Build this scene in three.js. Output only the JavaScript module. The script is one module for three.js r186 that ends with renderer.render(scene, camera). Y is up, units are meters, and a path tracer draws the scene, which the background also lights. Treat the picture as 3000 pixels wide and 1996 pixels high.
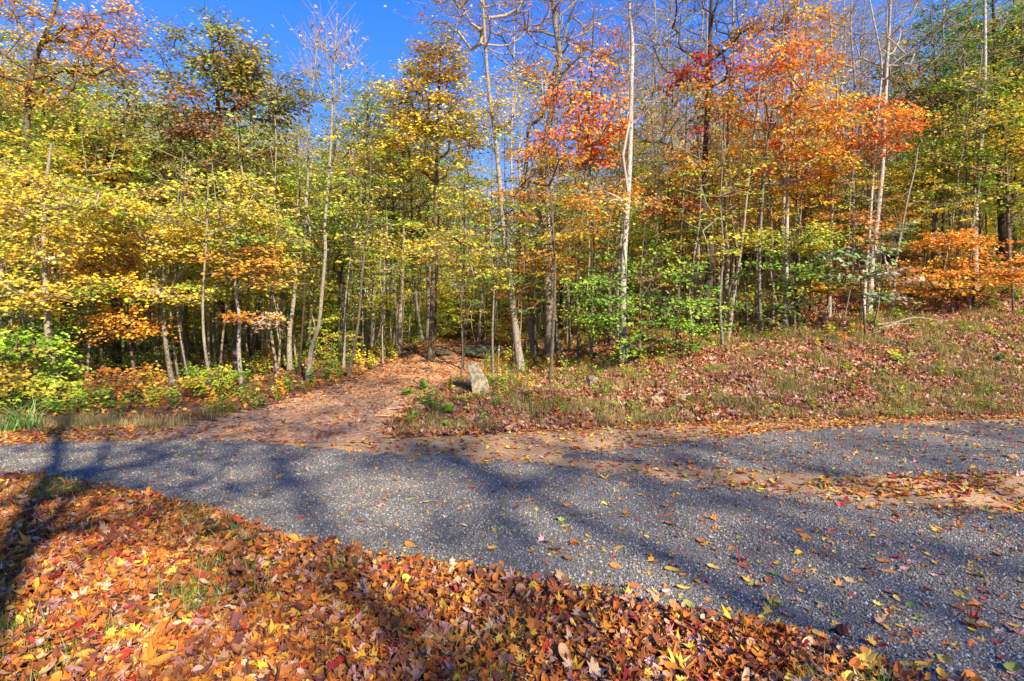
import * as THREE from 'three';
import { createNoise2D, createNoise3D } from 'simplex-noise';
import { mergeGeometries } from 'three/addons/utils/BufferGeometryUtils.js';

// ------------------------------------------------------------------ camera, sky, sun, exposure
const scene = new THREE.Scene();
const F = 1537, CX = 1500, CY = 998, HORIZON = 940, EYE = 1.45;          // photograph: 3000 x 1996
const PITCH = Math.atan((CY - HORIZON) / F);
const camera = new THREE.PerspectiveCamera(2 * Math.atan(998 / F) * 180 / Math.PI, 3000 / 1996, 0.05, 400);
camera.position.set(0, EYE, 0);
camera.rotation.x = -PITCH;

const renderer = new THREE.WebGLRenderer({ antialias: true });
renderer.toneMapping = THREE.LinearToneMapping;
renderer.toneMappingExposure = 2.02;
renderer.shadowMap.enabled = true;

{ // clear autumn sky: pale at the horizon, deep blue overhead
  const W = 256, H = 128, data = new Float32Array(W * H * 4);
  const stops = [[-90, .17, .15, .12], [-3, .25, .25, .25], [0, .50, .54, .62], [8, .25, .37, .60], [18, .066, .215, .62], [32, .021, .13, .55], [60, .013, .085, .42], [90, .011, .07, .38]];
  for (let j = 0; j < H; j++) {
    const e = ((j + .5) / H - .5) * 180;
    let k = 0; while (k < stops.length - 2 && stops[k + 1][0] < e) k++;
    const a = stops[k], b = stops[k + 1], t = Math.min(1, Math.max(0, (e - a[0]) / (b[0] - a[0])));
    for (let i = 0; i < W; i++) { const o = (j * W + i) * 4; for (let c = 0; c < 3; c++) data[o + c] = a[c + 1] + (b[c + 1] - a[c + 1]) * t; data[o + 3] = 1; }
  }
  const sky = new THREE.DataTexture(data, W, H, THREE.RGBAFormat, THREE.FloatType);
  sky.mapping = THREE.EquirectangularReflectionMapping; sky.magFilter = THREE.LinearFilter; sky.needsUpdate = true;
  scene.background = sky; scene.environment = sky;
}
const SUN_AZ = 39 * Math.PI / 180, SUN_EL = 37 * Math.PI / 180;
const sunDir = new THREE.Vector3(Math.sin(SUN_AZ) * Math.cos(SUN_EL), Math.sin(SUN_EL), Math.cos(SUN_AZ) * Math.cos(SUN_EL));
const sun = new THREE.DirectionalLight(new THREE.Color(1, .90, .72), 5);
sun.position.copy(sunDir).multiplyScalar(60); sun.target.position.set(0, 0, -10);
sun.castShadow = true; sun.shadow.radius = 1.6; sun.shadow.mapSize.set(4096, 4096);
Object.assign(sun.shadow.camera, { left: -40, right: 40, top: 40, bottom: -40, near: 1, far: 160 });
scene.add(sun, sun.target);

// ------------------------------------------------------------------ helpers
let seedState = 12345;
function rng(seed) { let s = seed | 0; return () => { s = (s + 0x6d2b79f5) | 0; let t = Math.imul(s ^ (s >>> 15), 1 | s); t = (t + Math.imul(t ^ (t >>> 7), 61 | t)) ^ t; return ((t ^ (t >>> 14)) >>> 0) / 4294967296; }; }
let R = rng(7);
const n2 = createNoise2D(rng(11)), n3 = createNoise3D(rng(12));
const V = (x, y, z) => new THREE.Vector3(x, y, z);
const clamp = THREE.MathUtils.clamp, lerp = THREE.MathUtils.lerp, sstep = THREE.MathUtils.smoothstep;
const rr = (a, b) => a + (b - a) * R(), gauss = () => (R() + R() + R() - 1.5) * 1.15;
const lin = (hex) => { const c = new THREE.Color(hex); return [c.r, c.g, c.b]; };
const taken = new Map();
function numbered(name) { const n = taken.get(name) ?? 0; taken.set(name, n + 1); return n ? name + '_' + String(n).padStart(3, '0') : name; }
function shade(o) { o.castShadow = true; o.receiveShadow = true; return o; }
function tag(o, label, category, group, kind) {
  if (label) o.userData.label = label; if (category) o.userData.category = category;
  if (group) o.userData.group = group; if (kind) o.userData.kind = kind; return o;
}
function top(o, name, label, category, group, kind) { o.name = numbered(name); tag(o, label, category, group, kind); scene.add(o); return o; }
function part(parent, name, geometry, material, kind) { const m = shade(new THREE.Mesh(geometry, material)); m.name = name; if (kind) m.userData.kind = kind; parent.add(m); return m; }

// terrain height, d = metres in front of the camera (world z = -d)
function H(x, d) {
  const t = d - (6.95 + 0.165 * x);
  let h = 0;
  if (t > 0) {
    const s = x > 0 ? 0.05 + 0.034 * Math.min(x, 14) : 0.05 * sstep(x, -16, 0);
    const w = Math.min(x, 14) > 0 ? 6.2 : 6.6;
    const g = t < w ? t : w + (t - w) * 0.42;
    h += s * (g - 0.5 * (1 - Math.exp(-g / 0.5)));
    h += 0.03 * sstep(t, 0, 2) * n2(x * .55 + 3, d * .55) + 0.06 * sstep(t, 1, 4) * n2(x * .21, d * .21 + 9);
    h += 0.42 * Math.exp(-(((x + 1.6) / 3.2) ** 2) - (((d - 16.5) / 2.6) ** 2));
    h += 0.14 * Math.exp(-(((x + .75) / .9) ** 2) - (((d - 9.6) / 1.3) ** 2));
    h += 0.10 * sstep(t, 3, 8) * sstep(x, -2, -7) * n2(x * .4, d * .4);
  }
  h += 0.012 * n2(x * .7, d * .7) + 0.01 * n2(x * .3 + 40, d * .3);
  if (d < 4.6) h += 0.03 * sstep(-d, -4.6, -2) * sstep(-x, -3, 1);       // near verge a little proud
  return h;
}
const cp = Math.cos(PITCH), sp = Math.sin(PITCH);
function ray(px, py) { const x = (px - CX) / F, y = -(py - CY) / F; return V(x, y * cp - sp, -(y * sp + cp)); }   // pitched down
function at(px, py, d) { const r = ray(px, py); const s = d / -r.z; return V(r.x * s, EYE + r.y * s, -d); }
function ground(px, py, far = 40) {                                    // where the line of sight meets the ground
  const r = ray(px, py); let d = .8;
  for (; d < far; d += .02) { const s = d / -r.z; if (EYE + r.y * s <= H(r.x * s, d)) return { x: r.x * s, d }; }
  return null;
}
const pix = (x, y, d) => { const Y = y - EYE, zc = d * cp - Y * sp, yc = Y * cp + d * sp; return [CX + F * x / zc, CY - F * yc / zc]; };
const px2m = (p, d) => p * d / F;

// ------------------------------------------------------------------ textures
function dataTex(n, fn, srgb = true, rep = 1) {
  const a = new Uint8Array(n * n * 4);
  for (let j = 0; j < n; j++) for (let i = 0; i < n; i++) { const c = fn(i / n, j / n, i, j), o = (j * n + i) * 4; a[o] = clamp(c[0], 0, 255); a[o + 1] = clamp(c[1], 0, 255); a[o + 2] = clamp(c[2], 0, 255); a[o + 3] = 255; }
  const t = new THREE.DataTexture(a, n, n); t.wrapS = t.wrapT = THREE.MirroredRepeatWrapping; t.magFilter = THREE.LinearFilter; if (srgb) t.colorSpace = THREE.SRGBColorSpace;
  t.repeat.set(rep, rep); t.needsUpdate = true; return t;
}
const TAU = Math.PI * 2;
const n4 = (u, v, f, o = 0) => n2(u * f + o * 7.3, v * f - o * 3.1);
function speckTexture(n, tile, count, rMin, rMax, base, tones, seed) { // stones and crumbs scattered over a ground, colour and height together
  const r = rng(seed), mk = () => { const c = document.createElement('canvas'); c.width = c.height = n; return c; };
  const a = mk(), b = mk(), ga = a.getContext('2d'), gb = b.getContext('2d');
  ga.fillStyle = base; ga.fillRect(0, 0, n, n); gb.fillStyle = '#303030'; gb.fillRect(0, 0, n, n);
  const s = n / tile;
  for (let k = 0; k < count; k++) {
    const x = r() * n, y = r() * n, rad = (rMin + (rMax - rMin) * Math.pow(r(), 2.6)) * s, e = .55 + r() * .45, an = r() * TAU;
    const t = tones[Math.floor(r() * tones.length)], c = new THREE.Color(t); const m = .75 + r() * .5;
    const style = `rgb(${Math.min(255, c.r ** (1 / 2.2) * 255 * m) | 0},${Math.min(255, c.g ** (1 / 2.2) * 255 * m) | 0},${Math.min(255, c.b ** (1 / 2.2) * 255 * m) | 0})`;
    const hgt = 90 + r() * 165 | 0, np = 5 + (r() * 3 | 0), pts = [];
    for (let i = 0; i < np; i++) { const th = i / np * TAU + r() * .5, q = rad * (.8 + r() * .3); pts.push([Math.cos(th) * q, Math.sin(th) * q * e]); }
    for (const ox of [-n, 0, n]) for (const oy of [-n, 0, n]) {
      if (x + ox < -rad || x + ox > n + rad || y + oy < -rad || y + oy > n + rad) continue;
      for (const [g, st] of [[ga, style], [gb, `rgb(${hgt},${hgt},${hgt})`]]) {
        g.save(); g.translate(x + ox, y + oy); g.rotate(an); g.fillStyle = st; g.beginPath(); pts.forEach((p, i) => (i ? g.lineTo(p[0], p[1]) : g.moveTo(p[0], p[1]))); g.closePath(); g.fill(); g.restore();
      }
    }
  }
  const ta = new THREE.CanvasTexture(a), tb = new THREE.CanvasTexture(b); ta.colorSpace = THREE.SRGBColorSpace;
  for (const t of [ta, tb]) { t.wrapS = t.wrapT = THREE.RepeatWrapping; t.repeat.set(1 / tile, 1 / tile); t.magFilter = THREE.LinearFilter; }
  return [ta, tb];
}
const [gravelC, gravelB] = speckTexture(2048, 2.4, 90000, .0022, .0095, '#676460', ['#6c6a66', '#7a7875', '#898784', '#605e5b', '#989693', '#7a7268', '#b4b1ac', '#565452', '#8c7f70'], 21);
const [dirtC, dirtB] = speckTexture(1024, 2.0, 14000, .0025, .013, '#c39c70', ['#c8a57c', '#b49068', '#d2b28a', '#a5825a', '#dcc4a0', '#b89a78'], 22);
const [soilC, soilB] = speckTexture(1024, 2.0, 16000, .004, .035, '#5a3f2a', ['#6e4a2e', '#7d5230', '#4c3624', '#8c5c36', '#6b5a34', '#996a44'], 23);
const [trailC, trailB] = speckTexture(1024, 2.0, 16000, .004, .03, '#c89668', ['#cc9c6c', '#ba875a', '#d4a87c', '#ac7c54', '#dcb690', '#c49c74'], 24);
const groundMat = new THREE.MeshStandardMaterial({ map: soilC, bumpMap: soilB, bumpScale: .02, roughness: 1 });
const gravelMat = new THREE.MeshStandardMaterial({ map: gravelC, bumpMap: gravelB, bumpScale: .007, roughness: .92, vertexColors: true });
const dirtMat = new THREE.MeshStandardMaterial({ map: dirtC, bumpMap: dirtB, bumpScale: .008, roughness: 1, vertexColors: true });
const trailMat = new THREE.MeshStandardMaterial({ map: trailC, bumpMap: trailB, bumpScale: .012, roughness: 1, vertexColors: true });

const barkTex = (light, dark, moss, fu, fv, seed) => dataTex(256, (u, v) => {
  const k = n4(u, v, fu, seed) * .6 + n4(u, v, fu * 3, seed + 5) * .4, m = n4(u, v, 2.2, seed + 9), q = sstep(k, -.35, .45);
  const c = [0, 1, 2].map((i) => lerp(dark[i], light[i], q)); const mm = sstep(m, .15, .5) * .7;
  return c.map((x, i) => lerp(x, moss[i], mm) + (n2(u * 300, v * 300) * 9));
});
const birchTex = dataTex(512, (u, v) => {
  const k = n2(u * 5 + 2, v * 130), patch = n4(u, v, 5, 3); let c = [178, 170, 157];
  const g = n4(u, v, 9, 8) * 14; c = c.map((x) => x + g);
  if (k > .72) c = [120, 110, 100]; if (patch > .52) c = [92, 82, 74];
  return c;
});
const barkMats = {
  grey: new THREE.MeshStandardMaterial({ map: barkTex([158, 147, 132], [84, 73, 62], [130, 130, 104], 7, 7, 1), roughness: .95 }),
  pale: new THREE.MeshStandardMaterial({ map: barkTex([176, 163, 144], [108, 94, 80], [146, 138, 116], 7, 7, 2), roughness: .95 }),
  brown: new THREE.MeshStandardMaterial({ map: barkTex([132, 112, 92], [62, 48, 38], [110, 104, 78], 9, 9, 3), roughness: 1 }),
  dark: new THREE.MeshStandardMaterial({ map: barkTex([92, 78, 64], [40, 32, 26], [74, 70, 52], 9, 9, 4), roughness: 1 }),
  birch: new THREE.MeshStandardMaterial({ map: birchTex, roughness: .8 }),
};
const twigMats = { grey: new THREE.MeshStandardMaterial({ color: 0x8d7d6c, roughness: 1 }), pale: new THREE.MeshStandardMaterial({ color: 0xa89882, roughness: 1 }), brown: new THREE.MeshStandardMaterial({ color: 0x6b5646, roughness: 1 }), dark: new THREE.MeshStandardMaterial({ color: 0x4e4034, roughness: 1 }), birch: new THREE.MeshStandardMaterial({ color: 0xa79686, roughness: 1 }) };
const leafMat = new THREE.MeshPhysicalMaterial({ vertexColors: true, roughness: .85, transmission: .42, thickness: 0, side: THREE.DoubleSide, specularIntensity: .35 });
const litterMat = new THREE.MeshStandardMaterial({ color: 0xffffff, roughness: .8, side: THREE.DoubleSide });
const grassMat = new THREE.MeshPhysicalMaterial({ vertexColors: true, roughness: .9, transmission: .3, thickness: 0, side: THREE.DoubleSide, specularIntensity: .3 });

// ------------------------------------------------------------------ the ground
{
  const axis = (lo, hi, a, b, fine) => { const out = []; let v = lo; while (v < hi) { out.push(v); const off = v < a ? a - v : v > b ? v - b : 0; v += fine + off * .13; if (v > a && out[out.length - 1] < a) v = a; } out.push(hi); return out; };
  const xs = axis(-150, 150, -15, 15, .14), ds = axis(-60, 220, -1, 20, .14);
  const pos = [], uv = [], idx = [];
  for (const d of ds) for (const x of xs) { pos.push(x, H(x, d), -d); uv.push(x, d); }
  for (let j = 0; j + 1 < ds.length; j++) for (let i = 0; i + 1 < xs.length; i++) { const a = j * xs.length + i, b = a + 1, c = a + xs.length, e = c + 1; idx.push(a, b, c, b, e, c); }
  const g = new THREE.BufferGeometry(); g.setAttribute('position', new THREE.Float32BufferAttribute(pos, 3)); g.setAttribute('uv', new THREE.Float32BufferAttribute(uv, 2)); g.setIndex(idx); g.computeVertexNormals();
  const m = shade(new THREE.Mesh(g, groundMat)); top(m, 'ground', 'brown earth floor of the wood and the leaf covered bank', 'ground', null, 'structure');
}
function edgeCurve(pts) { const p = pts.map(([x, y]) => { const g = ground(x, y) ?? { x: 0, d: 30 }; return V(g.x, 0, g.d); }); return new THREE.CatmullRomCurve3(p, false, 'centripetal'); }
function sheet(name, label, near, far, material, lift, nu, nv, rough, tint) {
  const a = edgeCurve(near), b = edgeCurve(far), pos = [], uv = [], col = [], idx = [];
  for (let i = 0; i <= nu; i++) {
    const u = i / nu, p = a.getPointAt(u), q = b.getPointAt(u), len = p.distanceTo(q);
    const e0 = rough * (n2(u * 60, name.length) + .6 * n2(u * 190, 3)) * Math.min(1, len), e1 = rough * (n2(u * 60, 50 + name.length) + .6 * n2(u * 190, 77)) * Math.min(1, len);
    for (let j = 0; j <= nv; j++) {
      let v = j / nv; v = v + (e0 * (1 - v) + e1 * v) / Math.max(len, .2);
      const x = lerp(p.x, q.x, v), d = lerp(p.z, q.z, v);
      const edge = Math.min(j, nv - j) === 0 ? -.012 : lift; pos.push(x, H(x, d) + edge, -d); uv.push(x, d); const c = tint(x, d, j / nv); col.push(...c);
    }
  }
  for (let i = 0; i < nu; i++) for (let j = 0; j < nv; j++) { const k = i * (nv + 1) + j; idx.push(k, k + nv + 1, k + 1, k + 1, k + nv + 1, k + nv + 2); }
  const g = new THREE.BufferGeometry(); g.setAttribute('position', new THREE.Float32BufferAttribute(pos, 3)); g.setAttribute('uv', new THREE.Float32BufferAttribute(uv, 2)); g.setAttribute('color', new THREE.Float32BufferAttribute(col, 3)); g.setIndex(idx); g.computeVertexNormals();
  return top(shade(new THREE.Mesh(g, material)), name, label, 'ground', null, 'structure');
}
const roadNear = [[-900, 1352], [-400, 1362], [0, 1392], [300, 1432], [600, 1500], [850, 1592], [1150, 1645], [1450, 1690], [1750, 1750], [2050, 1815], [2350, 1885], [2650, 1985], [3100, 2250], [3600, 2700]];
const roadFar = [[-900, 1335], [-400, 1322], [0, 1312], [300, 1298], [600, 1292], [900, 1322], [1200, 1345], [1500, 1362], [1800, 1388], [2100, 1432], [2400, 1472], [2700, 1500], [3000, 1516], [3500, 1540]];
const footLine = [[-900, 1268], [-400, 1262], [0, 1258], [300, 1254], [600, 1262], [900, 1284], [1200, 1284], [1500, 1268], [1800, 1252], [2100, 1238], [2400, 1230], [2700, 1222], [3000, 1216], [3500, 1208]];
const spurNear = [[1650, 1345], [2000, 1368], [2300, 1388], [2600, 1398], [3000, 1388], [3500, 1380]];
const spurFar = [[1650, 1338], [2000, 1300], [2300, 1264], [2600, 1244], [3000, 1228], [3500, 1220]];
const trailL = [[380, 1292], [600, 1235], [800, 1190], [960, 1140], [1080, 1095], [1170, 1058], [1235, 1028], [1275, 1010]];
const trailR = [[1120, 1300], [1130, 1240], [1190, 1190], [1270, 1150], [1350, 1110], [1420, 1070], [1450, 1035], [1460, 1012]];
const brown = (x, d, s) => sstep(n2(x * .9 + 5, d * 1.3) * .6 + n2(x * 3.1, d * 3.7) * .4, .25, .75) * s;   // patches of tan dirt trodden into the stones
sheet('dirt_shoulder', 'tan dirt strip between gravel road and leafy bank', roadFar.map(([x, y]) => [x, y + 14]), footLine, dirtMat, .006, 300, 26, .10, (x, d) => { const k = .92 + .16 * n2(x * 1.7, d * 2.3); return [k, k * .97, k * .92]; });
sheet('dirt_trail', 'reddish dirt trail climbing into the wood', trailL, trailR, trailMat, .011, 200, 40, .3, (x, d) => { const k = .95 + .15 * n2(x * 1.4, d * 1.6); return [k, k, k]; });
sheet('gravel_spur', 'narrow grey gravel track running along the bank', spurNear, spurFar, gravelMat, .014, 300, 20, .2, (x, d) => { const b = brown(x, d, .8); return [1.02 + .12 * b, .98 - .02 * b, .89 - .18 * b]; });
sheet('gravel_road', 'wide grey gravel road crossing the foreground', roadNear, roadFar, gravelMat, .017, 520, 44, .2, (x, d) => { const b = brown(x, d, .8); return [1 + .12 * b, .97 - .02 * b, .88 - .16 * b]; });

const inPoly = (px, py, poly) => { let c = false; for (let i = 0, j = poly.length - 1; i < poly.length; j = i++) { const [xi, yi] = poly[i], [xj, yj] = poly[j]; if ((yi > py) !== (yj > py) && px < (xj - xi) * (py - yi) / (yj - yi) + xi) c = !c; } return c; };
const ground2 = (pts) => pts.map(([x, y]) => { const g = ground(x, y); return [g.x, g.d]; });
const roadPoly = ground2([...roadNear, ...[...roadFar].reverse()]), spurPoly = ground2([...spurNear, ...[...spurFar].reverse()]), trailPoly = ground2([...trailL, ...[...trailR].reverse()]), shoulderPoly = ground2([...roadFar, ...[...footLine].reverse()]);
const zone = (x, d) => inPoly(x, d, roadPoly) ? 'road' : inPoly(x, d, spurPoly) ? 'spur' : inPoly(x, d, trailPoly) ? 'trail' : inPoly(x, d, shoulderPoly) ? 'shoulder' : d < 6 + .165 * x ? 'verge' : 'bank';
const liftOf = { road: .017, spur: .014, trail: .011, shoulder: .006, verge: 0, bank: 0 };
const HG = (x, d) => H(x, d) + liftOf[zone(x, d)];

// ------------------------------------------------------------------ geometry collectors
class Tubes {                                           // tapered tubes with smooth normals
  constructor() { this.p = []; this.n = []; this.uv = []; this.i = []; }
  add(points, radii, sides) {
    const base = this.p.length / 3, m = points.length; let len = 0; const T = V(0, 0, 0), A = V(0, 0, 0), B = V(0, 0, 0);
    for (let k = 0; k < m; k++) {
      const a = points[Math.max(0, k - 1)], b = points[Math.min(m - 1, k + 1)]; T.subVectors(b, a).normalize();
      if (k) len += points[k].distanceTo(points[k - 1]);
      if (k === 0) A.set(0, 0, 1); A.addScaledVector(T, -A.dot(T)); if (A.lengthSq() < 1e-6) A.set(1, 0, 0).addScaledVector(T, -T.x); A.normalize(); B.crossVectors(T, A);
      for (let s = 0; s <= sides; s++) {
        const th = s / sides * TAU, c = Math.cos(th), q = Math.sin(th), nx = A.x * c + B.x * q, ny = A.y * c + B.y * q, nz = A.z * c + B.z * q, r = radii[k];
        this.p.push(points[k].x + nx * r, points[k].y + ny * r, points[k].z + nz * r); this.n.push(nx, ny, nz); this.uv.push(s / sides * Math.max(.25, Math.round(TAU * radii[0] / .35)), len / .6);
      }
    }
    for (let k = 0; k + 1 < m; k++) for (let s = 0; s < sides; s++) { const a = base + k * (sides + 1) + s, b = a + sides + 1; this.i.push(a, a + 1, b, a + 1, b + 1, b); }
  }
  build() { const g = new THREE.BufferGeometry(); g.setAttribute('position', new THREE.Float32BufferAttribute(this.p, 3)); g.setAttribute('normal', new THREE.Float32BufferAttribute(this.n, 3)); g.setAttribute('uv', new THREE.Float32BufferAttribute(this.uv, 2)); g.setIndex(this.i); return g; }
}
class Leaves {                                          // four-cornered leaves, folded along the midrib
  constructor() { this.p = []; this.c = []; this.i = []; }
  add(pos, dir, nor, len, wid, col) {
    const b = this.p.length / 3, sx = dir.y * nor.z - dir.z * nor.y, sy = dir.z * nor.x - dir.x * nor.z, sz = dir.x * nor.y - dir.y * nor.x, w = wid / 2, f = w * .35, m = len * .42;
    this.p.push(pos.x, pos.y, pos.z, pos.x + dir.x * m + sx * w + nor.x * f, pos.y + dir.y * m + sy * w + nor.y * f, pos.z + dir.z * m + sz * w + nor.z * f,
      pos.x + dir.x * len, pos.y + dir.y * len, pos.z + dir.z * len, pos.x + dir.x * m - sx * w + nor.x * f, pos.y + dir.y * m - sy * w + nor.y * f, pos.z + dir.z * m - sz * w + nor.z * f);
    for (let k = 0; k < 4; k++) this.c.push(col[0], col[1], col[2]);
    this.i.push(b, b + 1, b + 2, b, b + 2, b + 3);
  }
  build() { const g = new THREE.BufferGeometry(); g.setAttribute('position', new THREE.Float32BufferAttribute(this.p, 3)); g.setAttribute('color', new THREE.Float32BufferAttribute(this.c, 3)); g.setIndex(this.i); return g; }
}
const pal = (...hex) => hex.map(lin);
const PAL = {
  gold: pal('#f2cc34', '#f6d844', '#e6bc30', '#ecd44c', '#d2c83c', '#c0c63c'),
  amber: pal('#eca62c', '#f2b636', '#e39624', '#f7c846', '#d89a34', '#f3ca50'),
  yellow: pal('#f8da3e', '#fae254', '#eecc3a', '#dcd44a', '#f2c638'),
  olive: pal('#aab23c', '#9aaa3e', '#baba44', '#8ca23c', '#c6c24c', '#b2a640'),
  oak: pal('#9ca24a', '#b2a64e', '#ba9a4a', '#8e9a46', '#c08646', '#a6ae5a', '#ceb25a'),
  green: pal('#7aa82a', '#8cba32', '#6a942a', '#9fc43c', '#5f8828', '#b4c844'),
  lime: pal('#b2d636', '#9ccb2e', '#c8e24c', '#88b62a', '#dbdf50'),
  dark: pal('#4f7c2c', '#5e8c32', '#456c28', '#709a3a', '#8a9a40'),
  mixed: pal('#b6c43c', '#d8ce42', '#9aba38', '#e8d24c', '#c8b63e', '#8aaa34'),
  coral: pal('#f48634', '#f79838', '#f8aa3e', '#ee7030', '#f9c044', '#f49c3c'),
  flame: pal('#f28a36', '#f6a834', '#f8c43a', '#ea7034', '#f6d444', '#ea9834', '#eecb40'),
  orange: pal('#f2a832', '#f5b53c', '#e8962a', '#f8c44c', '#e09034'),
  crimson: pal('#c82a2a', '#d83a30', '#b02226', '#e25038', '#9e2224'),
  russet: pal('#c0703e', '#cc8248', '#ac6238', '#d89654', '#b8804c'),
  tan: pal('#d4b496', '#c29c78', '#e2c8ac', '#cc8e70'),
  sage: pal('#9fb092', '#b6c2a8', '#8c9f72', '#c6b6a8', '#80a858'),
};
// A tree skeleton: twig ends are joined one after the other to the nearest wood, then every piece is given the girth its load needs.
function growTree(o) {
  const { trunk, r0, rTop = r0 * .25, sides = 8, clumps, twigSides = 3, crownFrom = .25, sub = 2, minR = .0045, twigs = true } = o;
  const curve = new THREE.CatmullRomCurve3(trunk, false, 'centripetal'), N = Math.max(8, trunk.length * 4), pts = [], rad = [];
  for (let k = 0; k <= N; k++) { const u = k / N, p = curve.getPoint(u); pts.push(p); rad.push(lerp(r0, rTop, Math.pow(u, .9)) * (1 + .5 * Math.exp(-u * 22)) * (1 + .04 * n2(u * 30, r0 * 300))); }
  const T = new Tubes(), Bt = new Tubes(), L = new Leaves(); T.add(pts, rad, sides);
  const nodes = []; pts.forEach((p, k) => { if (k / N >= crownFrom) nodes.push({ p, r: rad[k], parent: -1, load: 0, own: true }); });
  for (const c of clumps) { c.dist = Infinity; for (const q of nodes) { const e = q.p.distanceToSquared(c.p); if (e < c.dist) c.dist = e; } }
  clumps.sort((a, b) => a.dist - b.dist);
  const first = nodes.length;
  for (const c of clumps) {
    let best = 0, bc = Infinity;
    for (let k = 0; k < nodes.length; k++) { const q = nodes[k].p, e = q.distanceTo(c.p), drop = Math.max(0, q.y - c.p.y + .25 * e) / (e + .01); const cost = e * (1 + .9 * drop) * (nodes[k].own ? 1 : .9); if (cost < bc) { bc = cost; best = k; } }
    const q = nodes[best].p, e = q.distanceTo(c.p); let from = best; const steps = e > .5 ? sub : 1;
    for (let s = 1; s <= steps; s++) {
      const u = s / steps, p = q.clone().lerp(c.p, u); if (s < steps) { p.y += e * .07 * Math.sin(u * Math.PI) * (c.p.y > q.y ? -.6 : 1); p.x += gauss() * e * .09; p.z += gauss() * e * .09; }
      nodes.push({ p, parent: from, load: 0 }); from = nodes.length - 1;
    }
    c.dir = c.p.clone().sub(nodes[nodes[from].parent].p).normalize(); for (let k = from; k >= 0; k = nodes[k].parent) nodes[k].load++;
  }
  for (let k = first; k < nodes.length; k++) {
    const a = nodes[nodes[k].parent], b = nodes[k], rb = Math.max(minR, minR * 1.15 * Math.pow(b.load, .52)), ra = a.own ? Math.min(a.r * .8, rb * 1.2) : Math.max(minR, minR * 1.15 * Math.pow(a.load, .52));
    Bt.add([a.p, b.p], [Math.min(ra, rb * 1.5), rb], b.load > 3 ? 5 : twigSides);
  }
  const dir = V(0, 0, 0), nor = V(0, 0, 0), p = V(0, 0, 0), tw = V(0, 0, 0);
  for (const c of clumps) {
    const K = c.twigs ?? 3, a0 = Math.atan2(c.dir.z, c.dir.x), flat = c.flat ?? .22, per = Math.max(1, Math.round(c.n / K));
    for (let t = 0; t < K; t++) {
      const th = a0 + (K > 1 ? (t / (K - 1) - .5) * 2.6 : 0) + gauss() * .5; const rise = c.rise ?? 0;
      tw.set(Math.cos(th), rise + gauss() * flat * 1.6 + c.dir.y * .3, Math.sin(th)).normalize(); const len = c.a * rr(.65, 1.25);
      if (twigs) { const e = c.p.clone().addScaledVector(tw, len); e.y -= len * .1 * (c.droop ?? 1); Bt.add([c.p, e], [minR * .95, minR * .55], 3); }
      for (let k = 0; k < per && c.n; k++) {
        const u = (k + R()) / per * len * 1.1; p.copy(c.p).addScaledVector(tw, u); p.y -= u * u / len * .1 * (c.droop ?? 1);
        const sd = R() < .5 ? 1 : -1, off = rr(.2, 1) * c.size * .9 + len * .16 * R(); p.x += -tw.z * sd * off + gauss() * .04; p.z += tw.x * sd * off + gauss() * .04; p.y += gauss() * c.a * flat;
        dir.set(tw.x * .6 - tw.z * sd * .8 + gauss() * .4, -.25 - (c.hang ?? 0) + gauss() * .35, tw.z * .6 + tw.x * sd * .8 + gauss() * .4).normalize();
        nor.set(gauss() * .8 * (c.tumble ?? 1) + .25, .9, gauss() * .8 * (c.tumble ?? 1) + .5); nor.addScaledVector(dir, -nor.dot(dir)).normalize();
        const cl = R() < .72 ? c.col : c.pal[Math.floor(R() * c.pal.length)], v = rr(.72, 1.2), s = c.size * rr(.7, 1.25);
        L.add(p, dir, nor, s, s * (c.wide ?? .75), [cl[0] * v, cl[1] * v * rr(.92, 1.08), cl[2] * v]);
      }
    }
  }
  return { trunk: T.build(), branches: Bt.p.length ? Bt.build() : null, crown: L.p.length ? L.build() : null };
}
function blobClumps(out, c, r, n, opts) {              // twig ends inside an uneven ellipsoid
  const palette = PAL[opts.pal], alt = PAL[opts.alt ?? opts.pal], many = (opts.n ?? 30) > 6; let tries = 0, got = 0;
  while (got < n && tries++ < n * 12) {
    const q = V(rr(-1, 1), rr(-1, 1), rr(-1, 1)); const l = q.length(); if (l > 1) continue;
    if (R() > .25 + l * .75) continue;
    const p = V(c.x + q.x * r.x, c.y + q.y * r.y, c.z + q.z * r.z);
    if (n3(p.x * .75 / (opts.grain ?? 1), p.y * 1.05 / (opts.grain ?? 1), p.z * .75 + 5) < (opts.gap ?? -.25)) continue;
    const warm = n3(p.x * .6, p.y * .6, p.z * .6 + 50) + gauss() * .5, src = warm > (opts.altAt ?? .35) ? alt : palette;
    got++; out.push({ p, n: Math.round((opts.n ?? 30) * (many ? 1.3 : 1) * rr(.6, 1.3)), a: (opts.a ?? .38) * rr(.7, 1.3), size: (opts.size ?? .09) * (many ? .84 : 1), wide: opts.wide, flat: opts.flat, hang: opts.hang, rise: opts.rise, droop: opts.droop, tumble: opts.tumble, twigs: opts.twigs, pal: src, col: src[Math.floor(R() * src.length)] });
  }
  return out;
}
function addTree(geos, name, label, category, group, bark, position, turn = 0) {
  const t = new THREE.Group(); t.position.copy(position); t.rotation.y = turn;
  part(t, 'trunk', geos.trunk, barkMats[bark]); if (geos.branches) part(t, 'branches', geos.branches, twigMats[bark], 'stuff'); if (geos.crown) part(t, 'crown', geos.crown, leafMat, 'stuff');
  return top(t, name, label, category, group);
}
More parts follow.
